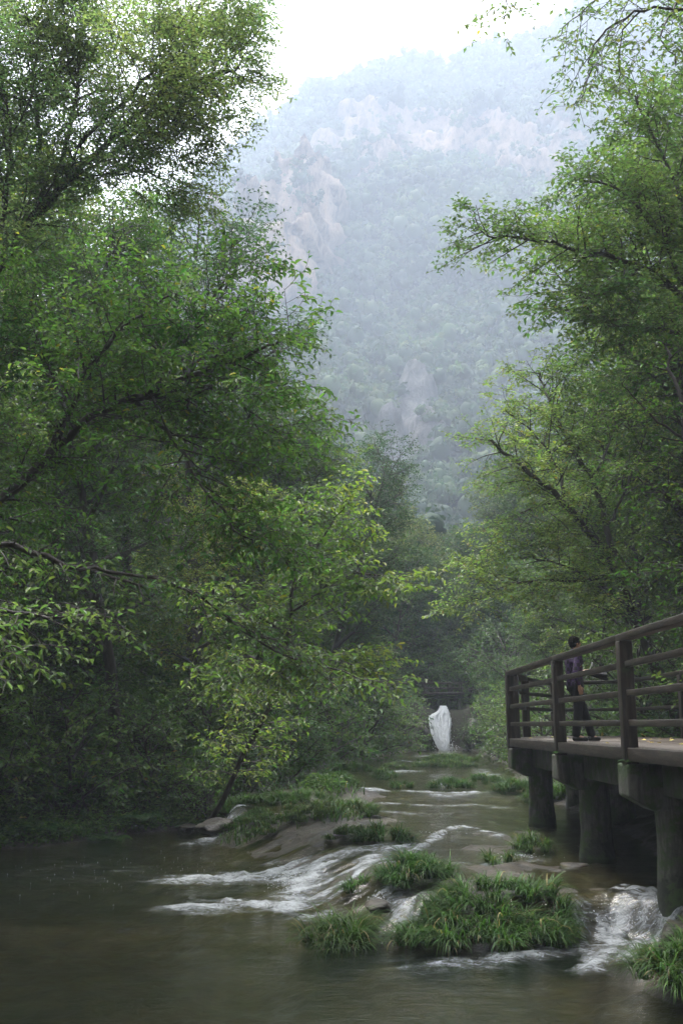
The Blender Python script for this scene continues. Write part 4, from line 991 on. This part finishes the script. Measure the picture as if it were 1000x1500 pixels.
for q_ in range(34):          # separate strands in front of the sheet
    f0 = rg.uniform(.02, .98); a0 = int(rg.uniform(0, 20) if .2 < f0 < .6 else rg.uniform(8, 30)); a1 = int(rg.uniform(40, 60)); m_ = a1 - a0; kk = np.arange(a0, a1)
    l = np.interp(yy[kk], [a[0] for a in wf], [a[1] for a in wf]); r = np.interp(yy[kk], [a[0] for a in wf], [a[2] for a in wf])
    P_ = np.array([at(l_ + (r_ - l_) * f0, p_, 57.8 - 1.5 * (k_ / 59) ** .9 - .2 - .12 * math.sin(math.pi * f0)) for l_, r_, p_, k_ in zip(l, r, yy[kk], kk)])
    P_[:, 0] += .05 * fbm(kk * .2, np.full(m_, q_ * 3.3), 70, 3); rr_ = rg.uniform(.02, .06) * (1 + 1.2 * fbm(kk * .35, np.full(m_, q_ * 1.7), 71, 3)) * np.sin(np.linspace(.3, 2.9, m_))
    an = np.arange(6) * math.pi / 3; Vt = (P_[:, None] + rr_[:, None, None] * np.stack([np.cos(an), np.sin(an), an * 0], -1)[None]).reshape(-1, 3); ii = off + np.arange(m_ * 6).reshape(m_, 6); jj = np.roll(ii, -1, 1)
    Vs.append(Vt); Fw.append(np.stack([ii[:-1], ii[1:], jj[1:], jj[:-1]], -1).reshape(-1, 4)); off += m_ * 6
tag(mesh_np('waterfall', np.concatenate(Vs), np.concatenate(Fw), M['fall'], smooth=True), 'small white waterfall pouring below the footbridge at the head of the stream', 'waterfall')
fb_ = empty('footbridge', at(648, 1030, 58.8)); tag(fb_, 'small dark footbridge on a central pier just above the waterfall', 'bridge')
o0 = np.array(at(648, 1030, 58.8)); B0 = at(617, 1016, 58.8); B1 = at(678, 1016, 58.8)
for nm, dz, hh, dy in (('deck', .0, .12, 1.3), ('beam', -.2, .12, .5)):
    V, F = [], []; box(V, F, ((B0 + B1) / 2 - o0 + (0, 0, dz)), B1[0] - B0[0], dy, hh); bevelled(nm, V, F, 'bark' if nm == 'deck' else 'concrete', fb_, .02)
for px, w_ in ((645, .16), (625, .2), (672, .2)):
    p = at(px, 1028, 58.6) - o0; V, F = [], []; box(V, F, (p[0], p[1], p[2] - .5), w_, w_, 1.2); bevelled('pier', V, F, 'concrete', fb_, .02)
for yo in (-.55, .55):
    for px in (622, 640, 658, 674):
        p = at(px, 1008, 58.8) - o0; V, F = [], []; box(V, F, (p[0], p[1] + yo, p[2]), .08, .08, .65); bevelled('post', V, F, 'bark', fb_, .01)
    for h in (.3, .6):
        p = (B0 + B1) / 2 - o0; V, F = [], []; box(V, F, (p[0], p[1] + yo, p[2] + h), B1[0] - B0[0], .06, .07); bevelled('rail', V, F, 'bark', fb_, .01)

# ------------------------------------------------------------------ grass
def blades(P, az, Ln, w, th0, th1, seg=5):
    n = len(P); th = th0[:, None] + th1[:, None] * (np.arange(seg) / (seg - 1))[None] ** 1.2
    st = (Ln / seg)[:, None]; h = np.concatenate([np.zeros((n, 1)), np.cumsum(np.sin(th) * st, 1)], 1); z = np.concatenate([np.zeros((n, 1)), np.cumsum(np.cos(th) * st, 1)], 1)
    ca, sa = np.cos(az)[:, None], np.sin(az)[:, None]
    c = np.stack([P[:, 0:1] + h * ca, P[:, 1:2] + h * sa, P[:, 2:3] + z], -1)
    wd = (w[:, None] * np.array([.7, 1, .95, .8, .5, .06])[None, :seg + 1])[..., None]
    s_ = np.stack([-sa, ca, np.zeros_like(sa)], -1)
    V = np.stack([c - s_ * wd, c + s_ * wd], 2).reshape(-1, 3)
    k = (np.arange(n) * (seg + 1) * 2)[:, None, None] + (np.arange(seg) * 2)[None, :, None] + np.array([0, 1, 3, 2])[None, None]
    return V, k.reshape(-1, 4)
def clump(label, X, Y, rx, ry, bl, dens=1.0, z=None, bwid=.0072, col=(.08, .13, .022), seed=None, cat='grass clump', group='sedge clumps in the stream', hump=.2, name='grass_clump'):
    rg = np.random.default_rng(seed or int(abs(X) * 1000 + Y * 77)); area = math.pi * rx * ry
    nt_ = max(3, int(area * 34 * dens)); u = np.sqrt(rg.random(nt_)); a = rg.uniform(0, 6.283, nt_)
    tx = rx * u * np.cos(a) * rg.uniform(.85, 1.1, nt_); ty = ry * u * np.sin(a) * rg.uniform(.85, 1.1, nt_); th = hump * (1 - u ** 2) * min(1, rx / .5)
    per = 62; n = nt_ * per; ti = np.repeat(np.arange(nt_), per)
    P = np.stack([tx[ti] + rg.normal(0, .035, n), ty[ti] + rg.normal(0, .035, n), th[ti] - .02], 1)
    z0 = max(WZ(X, Y), TZ(X, Y)) if z is None else z
    base = np.array([TZ(X + p_, Y + q_) for p_, q_ in zip(tx, ty)]) - z0
    P[:, 2] += np.clip(base, -.12, .3)[ti]
    outw = np.arctan2(ty, tx)[ti]; edge = u[ti]
    az = np.where(rg.random(n) < .25 + .55 * edge, outw + rg.normal(0, .7, n), rg.uniform(0, 6.283, n))
    sc_t = rg.uniform(.7, 1.15, nt_)[ti]
    V, Fg = blades(P, az, bl * sc_t * rg.uniform(.55, 1.15, n), bwid * rg.uniform(.6, 1.3, n), rg.uniform(.1, .8, n), rg.uniform(1.0, 2.3, n))
    c = leaf_cols(rg, n, col, .3, .05, (.25, .2, .08)) * (rg.uniform(.75, 1.25, nt_)[ti])[:, None]
    o = mesh_np(name, V, Fg, M['grass'], col=np.repeat(c, 12, 0)); o.location = (X, Y, z0)
    return tag(o, label, cat, group)
G = [
 ('largest sedge clump, a wide mound of arching blades at the lip of the lower pool', 1.72, 12.05, 1.08, .62, .4, 1.1),
 ('sedge clump standing alone in the pool, left of the largest clump', -.02, 12.1, .38, .38, .6, 1.1),
 ('sedge clump parting the water just above and left of the largest one', .92, 13.9, .5, .42, .4, 1),
 ('small sedge tuft between two rivulets behind the largest clump', 2.33, 15.5, .2, .2, .32, 1),
 ('sedge tuft at the foot of the middle boardwalk pillar', 3.1, 16.9, .32, .28, .36, 1),
 ('sedge clump on the ledge above the main cascade', .78, 18.1, .5, .35, .4, 1),
 ('low sedge mound mid-stream, second up from the main cascade', .22, 21.2, .5, .4, .4, 1),
 ('thin trailing sedge on the brown ledge by the cascade', .1, 18.3, .45, .22, .22, 1.2),
 ('bright low grass on the inner end of the brown ledge', -1.25, 21.6, .9, .5, .17, .9),
 ('grass mound at the left bank beside the brown ledge', -2.1, 22.6, .6, .5, .2, .9),
 ('grass clump in the upper stream by the left riffle', 1.4, 33.0, .5, .4, .32, .8),
 ('grass clump right of centre in the upper stream', 3.1, 29.4, .7, .45, .34, .9),
 ('second grass clump from the boardwalk corner in the upper stream', 4.35, 31.5, .55, .4, .34, .8),
 ('grass clump hard against the far boardwalk pillar', 4.75, 27.4, .7, .6, .42, .8),
 ('broad pale grass island in front of the distant waterfall', 3.9, 39.5, 1.3, .8, .3, .7),
 ('taller grass island beneath the waterfall', 4.6, 44.5, 1.3, 1.0, .4, .5),
 ('low grass islet left of the broad pale one', 1.9, 37.5, .6, .35, .25, .8),
 ('narrow sedge strip along the left shore upstream', -.3, 27.0, .8, .5, .3, .8),
 ('low grass on the right bank under the far end of the boardwalk', 5.3, 25.6, .8, .7, .4, .8),
 ('round grass clump just upstream of the riffle, centre', 1.7, 29.0, .36, .3, .28, .9),
 ('left shore grass beside the riffle', -.5, 31.5, .9, .6, .4, .8),
 ('left shore grass further up, at the dark bend', .2, 36.5, .9, .6, .4, .7),
 ('grass tussock leaning over the left shore below the riffle', -1.0, 25.0, .8, .5, .35, .8),
 ('bright tussock crowning the brown ledge', -.5, 20.4, .55, .4, .3, 1),
 ('grass tussock at the top of the small left cascade', -2.3, 24.3, .55, .4, .35, .9),
 ('small tuft on the shallow shelf behind the largest clump', 1.35, 15.1, .18, .16, .26, 1),
 ('short dark grass draped over the brown ledge', -1.3, 20.3, .55, .35, .2, .8),
 ('small tuft wedged in the main cascade', .25, 14.3, .2, .18, .28, 1),
 ('coarse grass clump in the bottom right corner', 3.2, 9.75, .55, .45, .5, .9),
 ('grass clump on the bank below the nearest pillar', 4.05, 10.3, .5, .5, .4, .8),
]
for g in G: clump(*g, col=(.085, .14, .035) if 'pale' in g[0] or 'bright' in g[0] else (.055, .115, .022))

def scatter(n, xr, yr, cond, seed):
    rg = np.random.default_rng(seed); x = rg.uniform(*xr, n); y = yr[0] + (yr[1] - yr[0]) * rg.random(n) ** 1.3
    w_, s_, _, _ = water_z(x, y); t_ = terrain_z(x, y); ok = cond(x, y, t_ - w_) & (np.abs(x / np.maximum(y, 1)) < .5)
    return x[ok], y[ok], t_[ok], rg
# short grass along the water's edge
x, y, z, rg = scatter(150000, (-13, 11), (9, 58), lambda x, y, h: (h > np.where(x < -1.5, .015, .07)) & (h < .75 + .5 * fbm(x, y, 3)) & ((x < 3.3) | (y > 21)), 71)
tuft = fbm(x * 1.6, y * 1.6, 72, 3); k_ = (tuft > -.12) | (x < -2.5); x, y, z, tuft = x[k_], y[k_], z[k_], tuft[k_]
n = len(x); V, Fg = blades(np.stack([x, y, z - .02], 1), rg.uniform(0, 6.28, n), rg.uniform(.12, .34, n) * (1 + tuft * 1.5), .006 * (1 + y / 30) * rg.uniform(.7, 1.3, n), rg.uniform(.05, .8, n), rg.uniform(.4, 1.6, n), 3)
tag(mesh_np('grass', V, Fg, M['grass'], col=np.repeat(leaf_cols(rg, n, (.06, .11, .025), .3, .02), 8, 0)), 'short wet grass along both banks', 'grass', kind='stuff')
# leafy undergrowth on the slopes
x, y, z, rg = scatter(26000, (-22, 22), (11, 66), lambda x, y, h: (h > .3) & ((x < 0) | (x > 6.9) | (y > 26)), 73)
m = len(x); per = 14; n = m * per; ti = np.repeat(np.arange(m), per); hgt = rg.uniform(.1, .6, m)
P = np.stack([x[ti] + rg.normal(0, .16, n), y[ti] + rg.normal(0, .16, n), z[ti] + hgt[ti] * rg.random(n)], 1)
D = rg.normal(0, 1, (n, 3)); D[:, 2] = D[:, 2] * .35 - .1; Nn = np.array([0, 0, 1.]) + rg.normal(0, .4, (n, 3))
pc = np.array([(.05, .095, .025), (.07, .13, .03), (.1, .155, .04), (.045, .08, .025)])[rg.integers(0, 4, m)]
c = pc[ti] * (1 + .2 * rg.standard_normal((n, 1))).clip(.4, 1.6); yl = rg.random(n) < .012; c[yl] = (.28, .17, .05)
V, Fl, k = leaf_mesh_arrays(P, D, Nn, rg.uniform(.08, .19, n) * (1 + P[:, 1] / 60), .55)
x2, y2, z2, rg = scatter(26000, (-13, 0), (15, 40), lambda x, y, h: (h > np.where(x < -3.4, .03, .16)) & (h < 3.5), 83)
m2 = len(x2); per = 12; n2 = m2 * per; ti = np.repeat(np.arange(m2), per); h2 = rg.uniform(.05, .32, m2)
P2 = np.stack([x2[ti] + rg.normal(0, .12, n2), y2[ti] + rg.normal(0, .12, n2), z2[ti] + h2[ti] * rg.random(n2)], 1); D2 = rg.normal(0, 1, (n2, 3)); D2[:, 2] = D2[:, 2] * .3
c2 = np.array([(.055, .11, .025), (.08, .14, .03), (.11, .165, .035)])[rg.integers(0, 3, m2)][ti] * (1 + .2 * rg.standard_normal((n2, 1))).clip(.4, 1.6)
V2, F2, k2 = leaf_mesh_arrays(P2, D2, np.array([0, 0, 1.]) + rg.normal(0, .35, (n2, 3)), rg.uniform(.05, .14, n2), .5)
Fl = np.concatenate([Fl, F2 + len(V)]); V = np.concatenate([V, V2]); c = np.concatenate([c, c2])
tag(mesh_np('undergrowth', V, Fl, M['leaf'], col=np.repeat(c, k, 0)), 'dark leafy undergrowth covering the slopes', 'undergrowth', kind='stuff')

# ferns on the left bank and by the bracket heads
def fern(label, X, Y, size, nf=9, z=None, seed=1, group='ferns on the banks', cat='fern'):
    rg = np.random.default_rng(seed); P, D, Nn, S = [], [], [], []
    for k in range(nf):
        az = k * 6.283 / nf + rg.normal(0, .25); Lf = size * rg.uniform(.7, 1.1); t = np.linspace(.08, 1, 18)
        r = Lf * t * .9; zz = Lf * (.75 * t - .62 * t ** 2)
        c = np.stack([r * math.cos(az), r * math.sin(az), zz], 1); tg = np.gradient(c, axis=0); tg /= np.linalg.norm(tg, axis=1, keepdims=True)
        lat = np.array([-math.sin(az), math.cos(az), 0.])
        for sg in (-1, 1):
            P.append(c); D.append(tg * .35 + lat * sg); Nn.append(np.cross(lat, tg) * -1 + rg.normal(0, .1, c.shape)); S.append(Lf * .32 * (np.sin(np.pi * (t * .85 + .12))) + .01)
    V, Fl, k = leaf_mesh_arrays(np.concatenate(P), np.concatenate(D), np.concatenate(Nn), np.concatenate(S), .3)
    o = mesh_np('fern', V, Fl, M['leaf'], col=np.repeat(leaf_cols(rg, len(V) // k, (.05, .1, .025), .15), k, 0)); o.location = (X, Y, TZ(X, Y) if z is None else z)
    return tag(o, label, cat, group)
for i_, (px, py, yv, sz, lb) in enumerate([(60, 1150, 21.5, .8, 'fern on the dark left bank near the frame edge'), (160, 1180, 22.5, .7, 'fern low on the left bank above the pool'), (200, 1130, 24, .8, 'fern halfway up the left bank'), (280, 1165, 24.5, .7, 'fern on the left bank above the small cascade'), (110, 1090, 23.5, .9, 'fern higher on the shady left bank'), (30, 1070, 22.5, .9, 'highest fern at the left frame edge')]):
    p = at(px, py, yv); fern(lb, p[0], yv, sz, seed=i_ + 3)
fern('little fern sprouting on the head of the middle pillar', 3.4, 15.8, .2, 9, DZ - .185, 21, 'ferns on the pillars')
fern('little fern sprouting on the head of the nearest pillar', 3.4, 12.05, .17, 8, DZ - .185, 22, 'ferns on the pillars')

# ------------------------------------------------------------------ rocks
def rock(label, X, Y, z, sx, sy, sz, seed):
    bm = bmesh.new(); bmesh.ops.create_icosphere(bm, subdivisions=4, radius=1)
    V = np.array([v.co[:] for v in bm.verts])
    d = 1 + .4 * fbm(V[:, 0] * 1.3 + seed, V[:, 1] * 1.3 + V[:, 2] * 1.1, seed, 4) + .3 * fbm(V[:, 2] * 2 + seed, V[:, 0] * 2, seed + 1, 3)
    rg_ = np.random.default_rng(seed)
    for _ in range(11):     # flat broken faces
        nn_ = unit(rg_.normal(0, 1, 3)); c_ = rg_.uniform(.62, .85); ov = np.clip(V @ nn_ - c_, 0, None); V = V - ov[:, None] * nn_ * .85
    V = V * d[:, None] * np.array([sx, sy, sz])
    for v, c in zip(bm.verts, V): v.co = c
    me = bpy.data.meshes.new('rock'); bm.to_mesh(me); bm.free(); me.materials.append(M['rock'])
    me.polygons.foreach_set('use_smooth', np.ones(len(me.polygons), dtype=bool))
    o = bpy.data.objects.new('rock', me); COL.objects.link(o); o.location = (X, Y, z); o.rotation_euler = (0, 0, seed)
    return tag(o, label, 'rock', 'rocks in the stream')
for a in [('wet rock parting the right-hand cascade', 3.8, 11.75, .1, .4, .36, .22, 1), ('dark stone on the shore by the right-hand cascade', 4.25, 11.0, .2, .4, .35, .2, 3),
          ('flat pale stone in the shallows beside the middle pillar', 3.4, 15.2, .4, .3, .22, .06, 4), ('small wet rock between the two left sedge clumps', .45, 13.0, .2, .2, .2, .1, 5),
          ('brown rock beside the small left cascade', -2.75, 22.9, .2, .6, .45, .2, 7), ('low stone at the pool edge on the left bank', -3.6, 24.2, .04, .35, .25, .13, 8),
          ('dark boulder right of the waterfall', 7.7, 57.2, 1.6, 1.0, .8, 1.2, 10), ('dark boulder left of the waterfall', 4.5, 57.4, 1.6, 1.0, .8, 1.2, 11)]: rock(*a)

# spray drops and foam flecks
rg = np.random.default_rng(8); P = []; S = []
for (x0, y0, z0, sx, sy, sz, nn) in [(-.75, 15.6, .15, .35, .5, .12, 260), (3.3, 12.2, .25, .3, .25, .12, 180), (-2.75, 23.6, .15, .25, .2, .1, 60), (.45, 13.1, .3, .15, .2, .08, 60), (2.7, 15.9, .45, .4, .2, .03, 60), (1.6, 18.6, .53, .6, .1, .03, 50)]:
    q_ = rg.normal(0, 1, (nn, 3)) * np.array([sx, sy, sz]) * .6 + np.array([x0, y0, z0]); q_[:, 2] = np.maximum(q_[:, 2], water_z(q_[:, 0], q_[:, 1])[0] + .01); P.append(q_); S.append(rg.uniform(.003, .009, nn))
nn = 500; q_ = rg.normal(0, 1, (nn, 3)) * np.array([.3, .15, .22]) + np.array([5.72, 56.1, 1.15]); q_[:, 2] = np.maximum(q_[:, 2], 1.02); P.append(q_); S.append(rg.uniform(.008, .03, nn))
nn = 200; q_ = rg.normal(0, 1, (nn, 3)) * np.array([.5, .15, .5]) + np.array([5.75, 56.7, 2.1]); q_[:, 2] = np.maximum(q_[:, 2], 1.02); P.append(q_); S.append(rg.uniform(.004, .01, nn))
nn = 110; q_ = np.stack([rg.normal(-3.4, 1.1, nn), rg.normal(17.6, 1.1, nn), np.full(nn, .004)], 1); P.append(q_); S.append(rg.uniform(.003, .008, nn))
P = np.concatenate(P); S = np.concatenate(S)
octa = np.array([(1, 0, 0), (0, 1, 0), (-1, 0, 0), (0, -1, 0), (0, 0, .8), (0, 0, -.8)]); of = np.array([(0, 1, 4), (1, 2, 4), (2, 3, 4), (3, 0, 4), (1, 0, 5), (2, 1, 5), (3, 2, 5), (0, 3, 5)])
V = (P[:, None] + octa[None] * S[:, None, None]).reshape(-1, 3); Fo = (np.arange(len(P))[:, None, None] * 6 + of[None]).reshape(-1, 3)
tag(mesh_np('spray', V, Fo, M['fall'], smooth=True), 'white droplets and foam flecks by the cascades', 'spray', kind='stuff')
# fallen leaves on the deck
x = rg.uniform(3.5, 6.8, 70); y = rg.uniform(9, 23.5, 70); n = 70
V, Fl, k = leaf_mesh_arrays(np.stack([x, y, np.full(n, DZ + .008)], 1), np.stack([rg.normal(0, 1, n), rg.normal(0, 1, n), np.zeros(n)], 1), np.array([0, 0, 1.]) + rg.normal(0, .15, (n, 3)), rg.uniform(.05, .1, n), .6)
tag(mesh_np('fallen_leaves', V, Fl, M['leaf'], col=np.repeat(leaf_cols(rg, n, (.4, .3, .12), .3), k, 0)), 'pale fallen leaves on the boardwalk', 'fallen leaves', kind='stuff')

# ------------------------------------------------------------------ haze
def haze():
    x0, x1, y0, y1, z0, z1 = -480, 620, -90, 960, -14, 530
    V = [(x, y, z) for z in (z0, z1) for y in (y0, y1) for x in (x0, x1)]
    F = [(0, 2, 3, 1), (4, 5, 7, 6), (0, 1, 5, 4), (2, 6, 7, 3), (0, 4, 6, 2), (1, 3, 7, 5)]
    m, t = new_mat('mist_air')
    v = N(t, 'ShaderNodeVolumePrincipled'); v.inputs['Density'].default_value = HAZE; v.inputs['Anisotropy'].default_value = 0
    v.inputs['Color'].default_value = (.7, .775, .9, 1)
    o = N(t, 'ShaderNodeOutputMaterial'); L(t, v.outputs[0], o.inputs['Volume'])
    tag(mesh_np('haze', np.array(V, float), np.array(F), m), 'pale blue mist filling the gorge', 'mist', kind='stuff')
HAZE = .0011
haze()
